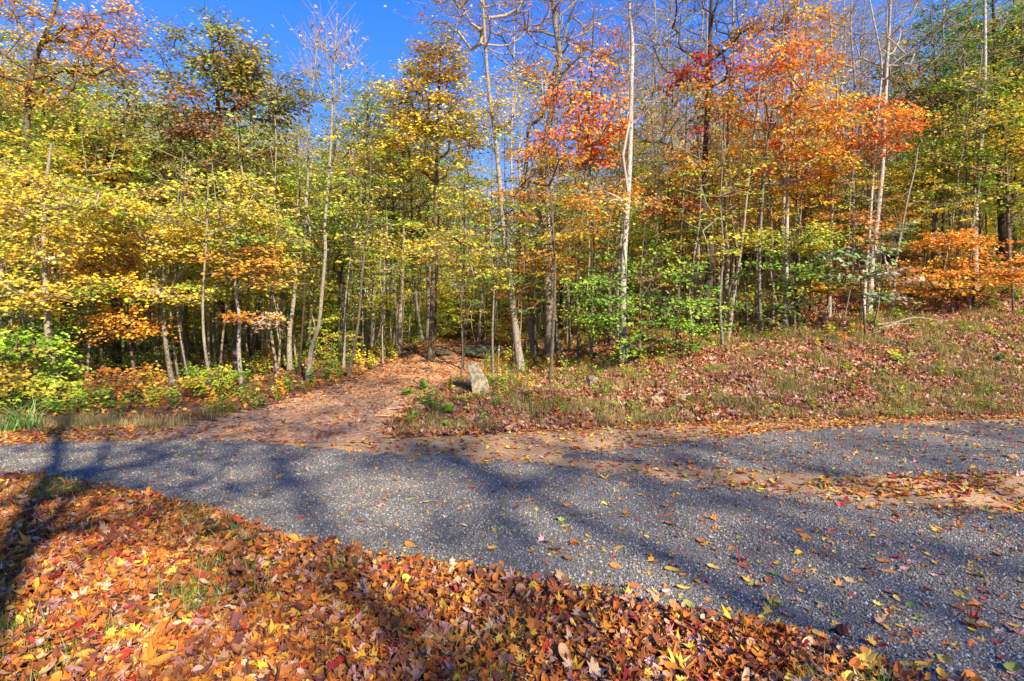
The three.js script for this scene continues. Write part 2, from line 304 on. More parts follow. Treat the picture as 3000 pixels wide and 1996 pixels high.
// A tree from where it stands in the place: trunk as seen points at one depth, crown as rounded masses around it.
const heroSpots = [];
function hero(o) {
  R = rng(o.seed ?? (o.trunk[0][0] * 31 + o.trunk[0][1]));
  const [bx, by] = o.trunk[0]; let d = o.d; if (!d) { const g = ground(bx, by); if (!g || g.d > 24) { console.log('no ground', o.name, bx, by, g?.d); d = 14; } else d = g.d; }
  const x0 = (bx - CX) / F * (d * cp + 1 * sp * 0) , base = V(x0, H(x0, d) - .06, -d);
  const trunk = o.trunk.map(([x, y], k) => k === 0 ? V(0, 0, 0) : at(x, y, d + (o.lean ?? 0) * k / o.trunk.length + gauss() * .12).sub(base));
  const clumps = [];
  for (const b of o.blobs ?? []) { const dd = d + (b.dz ?? 0), c = at(b.x, b.y, dd).sub(base), r = V(px2m(b.rx, dd), px2m(b.ry, dd), b.rz ?? Math.max(.5, px2m(b.rx, dd) * .75)); blobClumps(clumps, c, r, b.k, b); }
  const geos = growTree({ trunk, r0: px2m(o.w * .39, d), rTop: o.rTop ?? px2m(o.w * .39, d) * .3, clumps, crownFrom: o.crownFrom, minR: o.minR ?? .0055, sides: 9, sub: 3 });
  heroSpots.push({ x: x0, d, px: bx }); if (o.log) console.log(o.name, d.toFixed(1));
  return addTree(geos, o.name, o.label, 'tree', o.group, o.bark ?? 'grey', base);
}

// ------------------------------------------------------------------ trees that can be told apart
hero({ name: 'maple_tree', label: 'slim grey tree leaning left with low golden bough, beside the standing stone', trunk: [[1527, 1088], [1504, 912], [1487, 778], [1473, 645], [1464, 536], [1451, 402], [1433, 268], [1422, 134], [1415, 0], [1405, -260]], w: 26, crownFrom: .2, bark: 'pale', blobs: [
  { x: 1290, y: 715, rx: 190, ry: 45, rz: .8, k: 34, n: 30, pal: 'gold', alt: 'yellow', a: .4, flat: .12, dz: -.8, gap: -1 }, { x: 1400, y: 770, rx: 90, ry: 40, rz: .6, k: 10, n: 22, pal: 'yellow', a: .35, gap: -1, dz: -.4 },
  { x: 1460, y: 290, rx: 110, ry: 110, k: 30, n: 26, pal: 'gold', alt: 'yellow', a: .4, gap: -.6 }, { x: 1440, y: -20, rx: 230, ry: 160, k: 120, n: 1, pal: 'coral', a: .7, rise: .7 }, { x: 1300, y: 60, rx: 130, ry: 110, k: 40, n: 3, pal: 'olive', a: .6, rise: .5, gap: -.6 }] });
hero({ name: 'forked_tree', label: 'grey tree with crooked double bend just left of the thick trunk', trunk: [[1570, 1040], [1548, 912], [1536, 800], [1518, 712], [1531, 645], [1530, 590], [1546, 440], [1552, 370], [1585, 345], [1612, 245], [1650, 120], [1700, -60]], w: 24, bark: 'grey', crownFrom: .55, blobs: [{ x: 1560, y: 60, rx: 220, ry: 200, k: 120, n: 1, pal: 'coral', a: .75, rise: .7 }, { x: 1480, y: 830, rx: 60, ry: 40, k: 5, n: 14, pal: 'orange', a: .3, gap: -1 }] });
hero({ name: 'ash_tree', label: 'thickest grey trunk at the wood edge with bare black-twigged crown', trunk: [[1616, 1044], [1612, 912], [1603, 800], [1594, 712], [1585, 622], [1586, 560], [1598, 424], [1622, 290], [1640, 178], [1626, 67], [1620, -40], [1615, -300]], w: 44, bark: 'grey', crownFrom: .5, minR: .005, blobs: [{ x: 1640, y: 90, rx: 270, ry: 220, k: 150, n: 0, pal: 'coral', a: .8, rise: .6 }, { x: 1600, y: 770, rx: 90, ry: 50, rz: .6, k: 14, n: 26, pal: 'orange', alt: 'russet', a: .32, gap: -1, dz: -1 }] });
hero({ name: 'coral_maple', label: 'coral red maple with drooping leaf clumps right of the bare crown', trunk: [[1700, 1040], [1690, 860], [1700, 700], [1715, 520], [1725, 340], [1735, 160], [1740, 40]], w: 14, d: 12.6, bark: 'brown', blobs: [
  { x: 1745, y: 330, rx: 70, ry: 150, rz: .9, k: 40, n: 26, pal: 'coral', alt: 'flame', a: .42, size: .11, hang: .5, tumble: 1.6, gap: -.45 }, { x: 1690, y: 430, rx: 130, ry: 70, rz: 1, k: 34, n: 26, pal: 'coral', a: .42, size: .11, hang: .5, tumble: 1.6, gap: -.45 }, { x: 1650, y: 290, rx: 60, ry: 35, k: 8, n: 34, pal: 'coral', a: .35, size: .11, hang: .5, gap: -1 }, { x: 1760, y: 130, rx: 50, ry: 45, k: 8, n: 30, pal: 'coral', alt: 'flame', a: .35, size: .1, hang: .4, gap: -1 },
  { x: 1450, y: 600, rx: 90, ry: 60, dz: 2, k: 14, n: 28, pal: 'coral', alt: 'orange', a: .4, gap: -.6 }] });
hero({ name: 'birch_tree', label: 'white birch with forked top rising out of the bright green understory', trunk: [[1826, 1058], [1826, 912], [1827, 778], [1835, 645], [1844, 491], [1848, 357], [1850, 223], [1853, 134], [1846, 45], [1840, -80], [1842, -300]], w: 28, bark: 'birch', crownFrom: .55, blobs: [{ x: 1890, y: 30, rx: 120, ry: 130, k: 30, n: 0, pal: 'coral', a: .8, rise: .8 }, { x: 1800, y: 620, rx: 150, ry: 60, rz: .8, dz: -.6, k: 18, n: 30, pal: 'amber', alt: 'gold', a: .38, gap: -.5 }] });
hero({ name: 'beech_tree', label: 'bright green beech sapling with layered sprays around the white birch foot', trunk: [[1880, 1050], [1875, 900], [1880, 760], [1890, 640]], w: 10, d: 11.4, bark: 'brown', crownFrom: .15, blobs: [
  { x: 1880, y: 860, rx: 210, ry: 170, rz: 1.5, k: 100, n: 24, pal: 'green', alt: 'lime', a: .4, flat: .17, gap: -.3 }, { x: 2010, y: 950, rx: 110, ry: 80, k: 30, n: 26, pal: 'green', alt: 'lime', a: .36, flat: .17, gap: -.5 }, { x: 1770, y: 900, rx: 90, ry: 80, rz: 1, k: 30, n: 30, pal: 'green', alt: 'lime', a: .36, flat: .17, gap: -.5 }] });
hero({ name: 'oak_tree', label: 'dark trunked tree with a knee bend behind the pale saplings', trunk: [[2060, 930], [2068, 880], [2083, 778], [2074, 690], [2062, 640], [2067, 446], [2076, 268], [2080, 134], [2085, 0], [2095, -250]], w: 34, d: 13.2, bark: 'dark', crownFrom: .4, minR: .005, blobs: [{ x: 2090, y: 40, rx: 220, ry: 220, k: 170, n: 0, pal: 'crimson', a: .8, rise: .6 }] });
hero({ name: 'crimson_maple', label: 'small maple with deep crimson leaves hanging before the dark trunk', trunk: [[1985, 985], [1990, 800], [2000, 600], [2010, 400], [2015, 240], [2015, 100]], w: 10, d: 12.4, bark: 'brown', blobs: [{ x: 2010, y: 200, rx: 90, ry: 55, k: 16, n: 22, pal: 'crimson', a: .4, size: .1, hang: .5, tumble: 1.5, gap: -.6 }, { x: 1960, y: 600, rx: 60, ry: 40, k: 6, n: 22, pal: 'crimson', alt: 'coral', a: .3, gap: -1 }, { x: 2060, y: 330, rx: 40, ry: 80, k: 6, n: 20, pal: 'crimson', a: .3, gap: -1 }] });
hero({ name: 'flame_maple', label: 'wide maple of mixed coral orange and yellow leaves between the two tall birches', trunk: [[2230, 950], [2225, 830], [2228, 680], [2240, 500], [2262, 330], [2290, 160], [2300, -40]], w: 14, d: 12.6, bark: 'grey', crownFrom: .3, blobs: [
  { x: 2260, y: 250, rx: 190, ry: 110, rz: 1.3, k: 78, n: 30, pal: 'flame', alt: 'coral', a: .42, size: .105, tumble: 1.4, hang: .3, gap: -.35 }, { x: 2440, y: 390, rx: 230, ry: 90, rz: 1.2, k: 88, n: 30, pal: 'flame', alt: 'coral', a: .42, size: .105, tumble: 1.4, hang: .3, gap: -.35 }, { x: 2330, y: 490, rx: 140, ry: 55, k: 26, n: 30, pal: 'flame', alt: 'gold', a: .38, size: .1, gap: -.5 }, { x: 2320, y: 60, rx: 130, ry: 90, k: 30, n: 30, pal: 'flame', alt: 'amber', a: .4, size: .1, tumble: 1.4, gap: -.4 }, { x: 2620, y: 370, rx: 70, ry: 70, k: 16, n: 28, pal: 'coral', alt: 'flame', a: .36, size: .1, gap: -.6 }] });
hero({ name: 'birch_tree', label: 'tallest bright white birch on the bank, straight and thick, its twin stem at its left', trunk: [[2543, 921], [2554, 778], [2567, 667], [2585, 491], [2591, 357], [2598, 201], [2605, 89], [2609, 0], [2618, -300]], w: 23, bark: 'birch', crownFrom: .5, blobs: [{ x: 2610, y: 60, rx: 190, ry: 190, k: 80, n: 0, pal: 'coral', a: .9, rise: .5 }] });
hero({ name: 'birch_tree', label: 'thin white birch stem hugging the left side of the tallest birch', trunk: [[2527, 937], [2537, 800], [2547, 689], [2558, 513], [2574, 312], [2583, 190], [2560, 60], [2540, -40]], w: 14, bark: 'birch', crownFrom: .7, blobs: [{ x: 2550, y: 90, rx: 60, ry: 120, k: 12, n: 0, pal: 'coral', a: .8, rise: .7 }] });
hero({ name: 'birch_tree', label: 'white birch farthest right, above the orange beech shrubs', trunk: [[2852, 852], [2857, 645], [2864, 558], [2877, 379], [2886, 200], [2886, 0], [2890, -300]], w: 22, bark: 'birch', crownFrom: .4, blobs: [{ x: 2880, y: 160, rx: 160, ry: 180, k: 40, n: 0, pal: 'coral', a: .9, rise: .4 }] });
hero({ name: 'birch_tree', label: 'slender white birch standing midway between dark knee-bent trunk and tallest birch', trunk: [[2301, 957], [2304, 778], [2306, 645], [2312, 446], [2326, 245], [2337, 67], [2345, -150]], w: 18, bark: 'birch', crownFrom: .6, blobs: [{ x: 2340, y: 30, rx: 90, ry: 130, k: 18, n: 0, pal: 'coral', a: .8, rise: .7 }] });
hero({ name: 'slim_tree', label: 'leaning pale sapling stem right of the dark knee-bent trunk', trunk: [[2134, 990], [2156, 823], [2174, 712], [2192, 536], [2219, 312], [2235, 150]], w: 15, bark: 'pale', crownFrom: .5, blobs: [{ x: 2210, y: 420, rx: 80, ry: 110, k: 18, n: 18, pal: 'olive', alt: 'gold', a: .4, gap: -.6 }] });
hero({ name: 'slim_tree', label: 'pale straight stem close left of the dark knee-bent trunk', trunk: [[2038, 979], [2047, 734], [2053, 600], [2066, 357], [2070, 180], [2072, 0]], w: 14, bark: 'pale', crownFrom: .5, blobs: [{ x: 2050, y: 480, rx: 60, ry: 80, k: 10, n: 18, pal: 'orange', a: .4, gap: -.6 }] });
hero({ name: 'slim_tree', label: 'pale stem with a kinked foot right behind the dark knee-bent trunk', trunk: [[2118, 890], [2132, 756], [2124, 650], [2129, 491], [2134, 357], [2138, 245], [2147, 89], [2150, -100]], w: 16, d: 13.6, bark: 'pale', crownFrom: .6, blobs: [{ x: 2150, y: 90, rx: 80, ry: 120, k: 14, n: 2, pal: 'flame', a: .7, rise: .6 }] });
hero({ name: 'slim_tree', label: 'thin pale stem topped by olive leaves left of the slender white birch', trunk: [[2216, 900], [2222, 670], [2237, 491], [2243, 380], [2250, 250]], w: 13, d: 14, bark: 'pale', crownFrom: .5, blobs: [{ x: 2240, y: 500, rx: 70, ry: 90, k: 16, n: 20, pal: 'olive', a: .4, gap: -.6 }] });
hero({ name: 'slim_tree', label: 'thin pale stem standing left of the twin birch stems', trunk: [[2428, 930], [2437, 645], [2444, 446], [2453, 268], [2440, 170], [2430, 20]], w: 14, bark: 'pale', crownFrom: .6, blobs: [{ x: 2440, y: 150, rx: 60, ry: 100, k: 10, n: 6, pal: 'olive', a: .6, rise: .5 }] });
hero({ name: 'slim_tree', label: 'kinked bare sapling bending right beside the tallest birch', trunk: [[2614, 921], [2625, 778], [2643, 667], [2660, 580], [2680, 500], [2690, 430]], w: 12, bark: 'pale', crownFrom: .4, blobs: [{ x: 2660, y: 600, rx: 70, ry: 80, k: 10, n: 0, pal: 'coral', a: .6 }] });
// right: evergreen-dark and yellow masses behind
hero({ name: 'oak_tree', label: 'dark green leaved tree filling the top right corner', trunk: [[2940, 860], [2935, 650], [2925, 400], [2915, 200], [2910, 0]], w: 30, d: 16, bark: 'dark', crownFrom: .4, blobs: [{ x: 2830, y: 170, rx: 210, ry: 170, k: 110, n: 34, pal: 'dark', alt: 'green', a: .5, size: .11, gap: -.3 }, { x: 3000, y: 110, rx: 130, ry: 180, k: 50, n: 30, pal: 'dark', alt: 'mixed', a: .5, size: .11, gap: -.3 }, { x: 2700, y: 280, rx: 120, ry: 70, k: 26, n: 30, pal: 'russet', alt: 'amber', a: .45, gap: -.5 }] });
hero({ name: 'yellow_maple', label: 'yellow maple spreading behind the farthest right birch', trunk: [[2960, 850], [2955, 700], [2950, 520], [2945, 380]], w: 18, d: 14, bark: 'brown', crownFrom: .3, blobs: [{ x: 2900, y: 400, rx: 190, ry: 120, k: 80, n: 32, pal: 'yellow', alt: 'mixed', a: .42, flat: .12, gap: -.35 }, { x: 2770, y: 500, rx: 150, ry: 90, k: 46, n: 30, pal: 'mixed', alt: 'gold', a: .42, flat: .12, gap: -.35 }, { x: 2970, y: 560, rx: 110, ry: 70, k: 26, n: 30, pal: 'mixed', alt: 'russet', a: .4, gap: -.4 }] });
// right understory
hero({ name: 'maple_sapling', label: 'yellow green maple sapling with flat layers left of the tallest birch', trunk: [[2330, 960], [2325, 850], [2320, 740], [2330, 660]], w: 9, d: 12.6, bark: 'brown', crownFrom: .3, blobs: [{ x: 2310, y: 705, rx: 150, ry: 45, rz: 1, k: 46, n: 34, pal: 'mixed', alt: 'lime', a: .38, flat: .13, gap: -.5 }, { x: 2330, y: 800, rx: 150, ry: 50, rz: 1, k: 40, n: 30, pal: 'green', alt: 'mixed', a: .38, flat: .13, gap: -.4 }, { x: 2430, y: 830, rx: 110, ry: 28, k: 24, n: 32, pal: 'mixed', alt: 'orange', a: .36, flat: .13, gap: -.8 }, { x: 2260, y: 900, rx: 120, ry: 60, k: 26, n: 24, pal: 'green', alt: 'dark', a: .34, gap: -.4 }] });
hero({ name: 'viburnum_shrub', label: 'shrub with large dull sage and pink leaves in front of the tallest birch', trunk: [[2540, 945], [2525, 850], [2515, 760], [2500, 660]], w: 8, d: 12, bark: 'brown', crownFrom: .3, blobs: [{ x: 2520, y: 740, rx: 80, ry: 110, rz: .7, k: 26, n: 14, pal: 'sage', alt: 'russet', a: .34, size: .15, wide: .85, gap: -.6 }, { x: 2580, y: 830, rx: 70, ry: 60, k: 14, n: 14, pal: 'sage', alt: 'tan', a: .3, size: .13, wide: .85, gap: -.8 }] });
hero({ name: 'beech_shrub', label: 'orange copper beech shrub on the bank under the farthest right birch', trunk: [[2790, 900], [2785, 820], [2780, 740], [2770, 680]], w: 8, d: 13.2, bark: 'brown', crownFrom: .2, blobs: [{ x: 2760, y: 715, rx: 110, ry: 35, rz: .8, k: 30, n: 34, pal: 'orange', alt: 'amber', a: .36, size: .1, flat: .12, gap: -.8 }, { x: 2730, y: 810, rx: 120, ry: 75, k: 34, n: 28, pal: 'orange', alt: 'amber', a: .34, size: .1, flat: .12, gap: -.5 }] });
hero({ name: 'beech_shrub', label: 'orange copper beech shrub at the right picture edge on the bank top', trunk: [[2970, 900], [2965, 830], [2960, 760]], w: 8, d: 13, bark: 'brown', crownFrom: .2, blobs: [{ x: 2960, y: 770, rx: 90, ry: 60, rz: .9, k: 26, n: 32, pal: 'orange', alt: 'amber', a: .34, size: .1, flat: .12, gap: -.6 }, { x: 2870, y: 810, rx: 100, ry: 60, k: 26, n: 30, pal: 'orange', alt: 'amber', a: .34, size: .1, flat: .12, gap: -.6 }] });
// left half
hero({ name: 'hickory_tree', label: 'tall orange gold tree whose crown fills the top left corner', trunk: [[90, 1120], [85, 900], [80, 700], [75, 450], [95, 200], [150, 60], [190, -120]], w: 34, d: 13.5, bark: 'brown', crownFrom: .45, blobs: [
  { x: 90, y: 140, rx: 190, ry: 170, k: 100, n: 32, pal: 'amber', alt: 'mixed', a: .5, size: .1, gap: -.3 }, { x: 290, y: 110, rx: 110, ry: 130, k: 60, n: 32, pal: 'amber', alt: 'orange', a: .46, size: .1, gap: -.35 }, { x: 380, y: 190, rx: 50, ry: 60, k: 12, n: 26, pal: 'russet', alt: 'amber', a: .4, gap: -.6 }, { x: -120, y: 250, rx: 160, ry: 260, k: 50, n: 30, pal: 'amber', alt: 'olive', a: .5, gap: -.3 }] });
hero({ name: 'oak_tree', label: 'olive brown oak with a peaked crown against the blue sky gap', trunk: [[688, 1120], [692, 1000], [690, 868], [680, 700], [660, 500], [640, 320], [625, 160], [615, 60]], w: 28, d: 12.2, bark: 'brown', crownFrom: .35, blobs: [
  { x: 630, y: 190, rx: 150, ry: 110, k: 80, n: 34, pal: 'oak', alt: 'olive', a: .44, size: .115, tumble: 1.3, gap: -.3 }, { x: 770, y: 270, rx: 110, ry: 90, k: 44, n: 32, pal: 'oak', alt: 'olive', a: .42, size: .115, tumble: 1.3, gap: -.3 }, { x: 610, y: 75, rx: 80, ry: 45, k: 12, n: 16, pal: 'oak', a: .4, size: .1, gap: -1 }, { x: 500, y: 140, rx: 60, ry: 60, k: 12, n: 20, pal: 'oak', a: .4, size: .1, gap: -.8 }, { x: 640, y: 400, rx: 190, ry: 120, k: 56, n: 30, pal: 'oak', alt: 'russet', a: .46, size: .11, gap: -.2 }, { x: 850, y: 280, rx: 50, ry: 70, k: 12, n: 26, pal: 'oak', a: .4, gap: -.8 }] });
hero({ name: 'oak_tree', label: 'olive oak left of the peaked oak, its crown reaching below the orange tree', trunk: [[340, 1130], [335, 868], [332, 670], [328, 558], [345, 420], [380, 300]], w: 30, d: 12.8, bark: 'dark', crownFrom: .35, blobs: [{ x: 380, y: 370, rx: 180, ry: 130, k: 90, n: 32, pal: 'oak', alt: 'mixed', a: .46, size: .11, gap: -.3 }, { x: 200, y: 430, rx: 170, ry: 130, k: 70, n: 32, pal: 'mixed', alt: 'gold', a: .46, size: .1, gap: -.25 }, { x: 420, y: 520, rx: 160, ry: 90, k: 46, n: 30, pal: 'oak', alt: 'russet', a: .44, size: .11, gap: -.3 }] });
hero({ name: 'yellow_maple', label: 'golden maple with long sloping layers in the left half of the wood', trunk: [[500, 1135], [482, 979], [478, 850], [488, 720], [500, 600]], w: 18, d: 10.6, bark: 'grey', crownFrom: .3, blobs: [
  { x: 480, y: 640, rx: 170, ry: 60, rz: 1.2, k: 60, n: 34, pal: 'yellow', alt: 'gold', a: .42, flat: .17, gap: -.4 }, { x: 430, y: 720, rx: 130, ry: 60, rz: 1.2, k: 44, n: 34, pal: 'gold', alt: 'amber', a: .42, flat: .17, gap: -.4 }, { x: 600, y: 740, rx: 140, ry: 50, rz: 1.2, k: 40, n: 32, pal: 'yellow', alt: 'mixed', a: .4, flat: .17, gap: -.4 }, { x: 330, y: 840, rx: 120, ry: 40, k: 30, n: 32, pal: 'yellow', alt: 'gold', a: .4, flat: .17, gap: -.5 }, { x: 560, y: 860, rx: 150, ry: 40, k: 34, n: 30, pal: 'gold', alt: 'mixed', a: .4, flat: .17, gap: -.5 }] });
hero({ name: 'sassafras_tree', label: 'orange tinged small tree low in the left wood', trunk: [[395, 1120], [380, 1000], [375, 900], [385, 800]], w: 12, d: 10.8, bark: 'brown', crownFrom: .3, blobs: [{ x: 380, y: 950, rx: 110, ry: 60, k: 36, n: 30, pal: 'amber', alt: 'orange', a: .38, flat: .17, gap: -.4 }, { x: 320, y: 800, rx: 90, ry: 70, k: 22, n: 28, pal: 'orange', alt: 'amber', a: .4, gap: -.4 }] });
hero({ name: 'yellow_maple', label: 'yellow and green maple at the far left edge of the wood', trunk: [[163, 1158], [143, 1002], [134, 845], [128, 690], [135, 540], [150, 420]], w: 26, bark: 'pale', crownFrom: .4, blobs: [{ x: 110, y: 700, rx: 180, ry: 90, rz: 1.2, k: 60, n: 32, pal: 'gold', alt: 'yellow', a: .42, flat: .17, gap: -.35 }, { x: 60, y: 560, rx: 150, ry: 80, k: 44, n: 30, pal: 'gold', alt: 'amber', a: .42, gap: -.3 }, { x: 130, y: 850, rx: 160, ry: 60, k: 44, n: 32, pal: 'yellow', alt: 'green', a: .4, flat: .17, gap: -.4 }, { x: 300, y: 620, rx: 100, ry: 70, k: 28, n: 28, pal: 'mixed', alt: 'gold', a: .42, gap: -.3 }] });
hero({ name: 'beech_tree', label: 'green leaved tree low behind the far left maple', trunk: [[60, 1120], [62, 1000], [60, 900]], w: 14, d: 11.4, bark: 'grey', crownFrom: .2, blobs: [{ x: 90, y: 930, rx: 190, ry: 110, k: 80, n: 32, pal: 'green', alt: 'dark', a: .42, flat: .17, gap: -.3 }, { x: 300, y: 1000, rx: 150, ry: 90, k: 40, n: 30, pal: 'dark', alt: 'green', a: .4, gap: -.3 }] });
hero({ name: 'spicebush', label: 'brilliant lime green shrub at the left edge beside the road', trunk: [[70, 1200], [68, 1120], [60, 1040]], w: 8, bark: 'brown', crownFrom: .1, blobs: [{ x: 50, y: 1080, rx: 120, ry: 90, rz: .8, k: 54, n: 26, pal: 'lime', alt: 'yellow', a: .3, size: .085, flat: .17, gap: -.5 }, { x: 40, y: 1010, rx: 80, ry: 40, k: 16, n: 30, pal: 'lime', a: .3, size: .085, gap: -.8 }, { x: 150, y: 1150, rx: 110, ry: 35, k: 16, n: 28, pal: 'lime', alt: 'yellow', a: .28, size: .085, gap: -.8 }] });
hero({ name: 'slim_tree', label: 'bent pale tree near the trail with bare feathery top in the sky gap', trunk: [[899, 1118], [911, 1024], [933, 957], [942, 868], [953, 734], [951, 670], [964, 513], [971, 379], [975, 268], [982, 134], [988, 40]], w: 18, bark: 'pale', crownFrom: .55, rTop: .012, blobs: [{ x: 985, y: 190, rx: 60, ry: 140, rz: .6, k: 34, n: 2, pal: 'tan', alt: 'russet', a: .55, rise: 1.6, gap: -1 }, { x: 1030, y: 260, rx: 50, ry: 90, k: 10, n: 3, pal: 'tan', a: .5, rise: 1.2, gap: -1 }] });
hero({ name: 'slim_tree', label: 'pale S-curved tree left of the bent one, its bare top reaching the sky', trunk: [[846, 1087], [848, 979], [862, 868], [871, 756], [893, 689], [897, 625], [904, 446], [906, 312], [920, 223], [930, 90]], w: 18, bark: 'pale', crownFrom: .6, rTop: .01, blobs: [{ x: 920, y: 190, rx: 40, ry: 90, rz: .5, k: 16, n: 2, pal: 'tan', alt: 'russet', a: .5, rise: 1.6, gap: -1 }, { x: 870, y: 730, rx: 80, ry: 40, k: 10, n: 24, pal: 'amber', a: .35, gap: -1 }] });
hero({ name: 'slim_tree', label: 'pale spotted young trunk left of the S-curved tree, orange leaf tuft midway', trunk: [[705, 1145], [699, 1024], [701, 935], [692, 868], [687, 778], [690, 650]], w: 17, bark: 'birch', crownFrom: .4, blobs: [{ x: 720, y: 690, rx: 150, ry: 70, k: 40, n: 32, pal: 'mixed', alt: 'green', a: .4, flat: .17, gap: -.3 }, { x: 760, y: 780, rx: 130, ry: 55, k: 36, n: 32, pal: 'amber', alt: 'gold', a: .4, flat: .17, gap: -.4 }, { x: 740, y: 930, rx: 60, ry: 22, k: 10, n: 28, pal: 'amber', alt: 'tan', a: .3, gap: -1 }] });
hero({ name: 'slim_tree', label: 'slim leaning stem between the golden maple and the spotted trunk', trunk: [[619, 1158], [598, 1002], [594, 868], [605, 690], [610, 520]], w: 13, bark: 'pale', crownFrom: .5, blobs: [{ x: 640, y: 600, rx: 130, ry: 80, k: 34, n: 30, pal: 'gold', alt: 'mixed', a: .4, gap: -.3 }] });
hero({ name: 'spicebush', label: 'low yellow green bush at the foot of the spotted young trunk', trunk: [[640, 1165], [645, 1120], [650, 1090]], w: 6, bark: 'brown', crownFrom: .1, blobs: [{ x: 645, y: 1110, rx: 75, ry: 50, rz: .5, k: 24, n: 26, pal: 'lime', alt: 'gold', a: .24, size: .075, gap: -.7 }] });
hero({ name: 'sumac_shrub', label: 'low rust orange shrub in shade in the left wood', trunk: [[370, 1180], [372, 1130], [375, 1090]], w: 6, bark: 'brown', crownFrom: .1, blobs: [{ x: 370, y: 1110, rx: 60, ry: 45, rz: .5, k: 20, n: 24, pal: 'orange', alt: 'russet', a: .26, size: .08, gap: -.7 }] });
hero({ name: 'sugar_maple', label: 'conical orange gold maple standing against the sky behind the trail', trunk: [[1262, 1000], [1268, 850], [1275, 680], [1280, 480], [1285, 300], [1290, 130]], w: 22, d: 13.6, bark: 'brown', crownFrom: .35, blobs: [
  { x: 1290, y: 190, rx: 80, ry: 80, k: 40, n: 34, pal: 'amber', alt: 'gold', a: .42, size: .11, gap: -.5 }, { x: 1270, y: 300, rx: 160, ry: 95, k: 95, n: 36, pal: 'gold', alt: 'yellow', a: .46, size: .11, gap: -.5 }, { x: 1260, y: 430, rx: 180, ry: 95, k: 80, n: 34, pal: 'gold', alt: 'yellow', a: .46, size: .11, gap: -.35 }, { x: 1160, y: 260, rx: 55, ry: 50, k: 16, n: 28, pal: 'gold', a: .4, gap: -.7 }] });
hero({ name: 'tulip_tree', label: 'olive green rounded tree just left of the conical orange maple', trunk: [[1090, 1020], [1092, 850], [1088, 650], [1082, 450], [1075, 270]], w: 18, d: 16, bark: 'grey', crownFrom: .3, blobs: [{ x: 1070, y: 330, rx: 100, ry: 110, k: 60, n: 34, pal: 'olive', alt: 'mixed', a: .46, size: .1, gap: -.4 }, { x: 1040, y: 520, rx: 140, ry: 130, k: 60, n: 32, pal: 'olive', alt: 'gold', a: .46, size: .1, gap: -.3 }] });
hero({ name: 'slim_tree', label: 'straight slim grey tree left of the trail crest', trunk: [[1166, 1038], [1172, 930], [1179, 823], [1183, 645], [1181, 536], [1178, 400]], w: 18, bark: 'pale', crownFrom: .5, blobs: [{ x: 1170, y: 500, rx: 110, ry: 110, k: 30, n: 28, pal: 'olive', alt: 'gold', a: .42, gap: -.3 }] });
hero({ name: 'slim_tree', label: 'tall grey trunk rising at the trail crest, left of a pair', trunk: [[1252, 1003], [1256, 900], [1252, 756], [1255, 600]], w: 20, d: 17, bark: 'grey', crownFrom: .5, blobs: [{ x: 1240, y: 620, rx: 140, ry: 80, k: 40, n: 30, pal: 'olive', alt: 'gold', a: .46, gap: -.3 }] });
hero({ name: 'slim_tree', label: 'tall grey trunk rising at the trail crest, right of a pair', trunk: [[1271, 996], [1274, 880], [1277, 756], [1290, 560]], w: 20, d: 17.4, bark: 'brown', crownFrom: .5, blobs: [{ x: 1330, y: 590, rx: 140, ry: 80, k: 40, n: 30, pal: 'gold', alt: 'olive', a: .46, gap: -.3 }] });
hero({ name: 'slim_tree', label: 'curving pale sapling at the left side of the trail mouth', trunk: [[1004, 1080], [1012, 900], [1031, 734], [1053, 622], [1060, 520]], w: 12, bark: 'pale', crownFrom: .5, blobs: [{ x: 1060, y: 650, rx: 100, ry: 70, k: 20, n: 24, pal: 'mixed', alt: 'olive', a: .4, gap: -.4 }] });
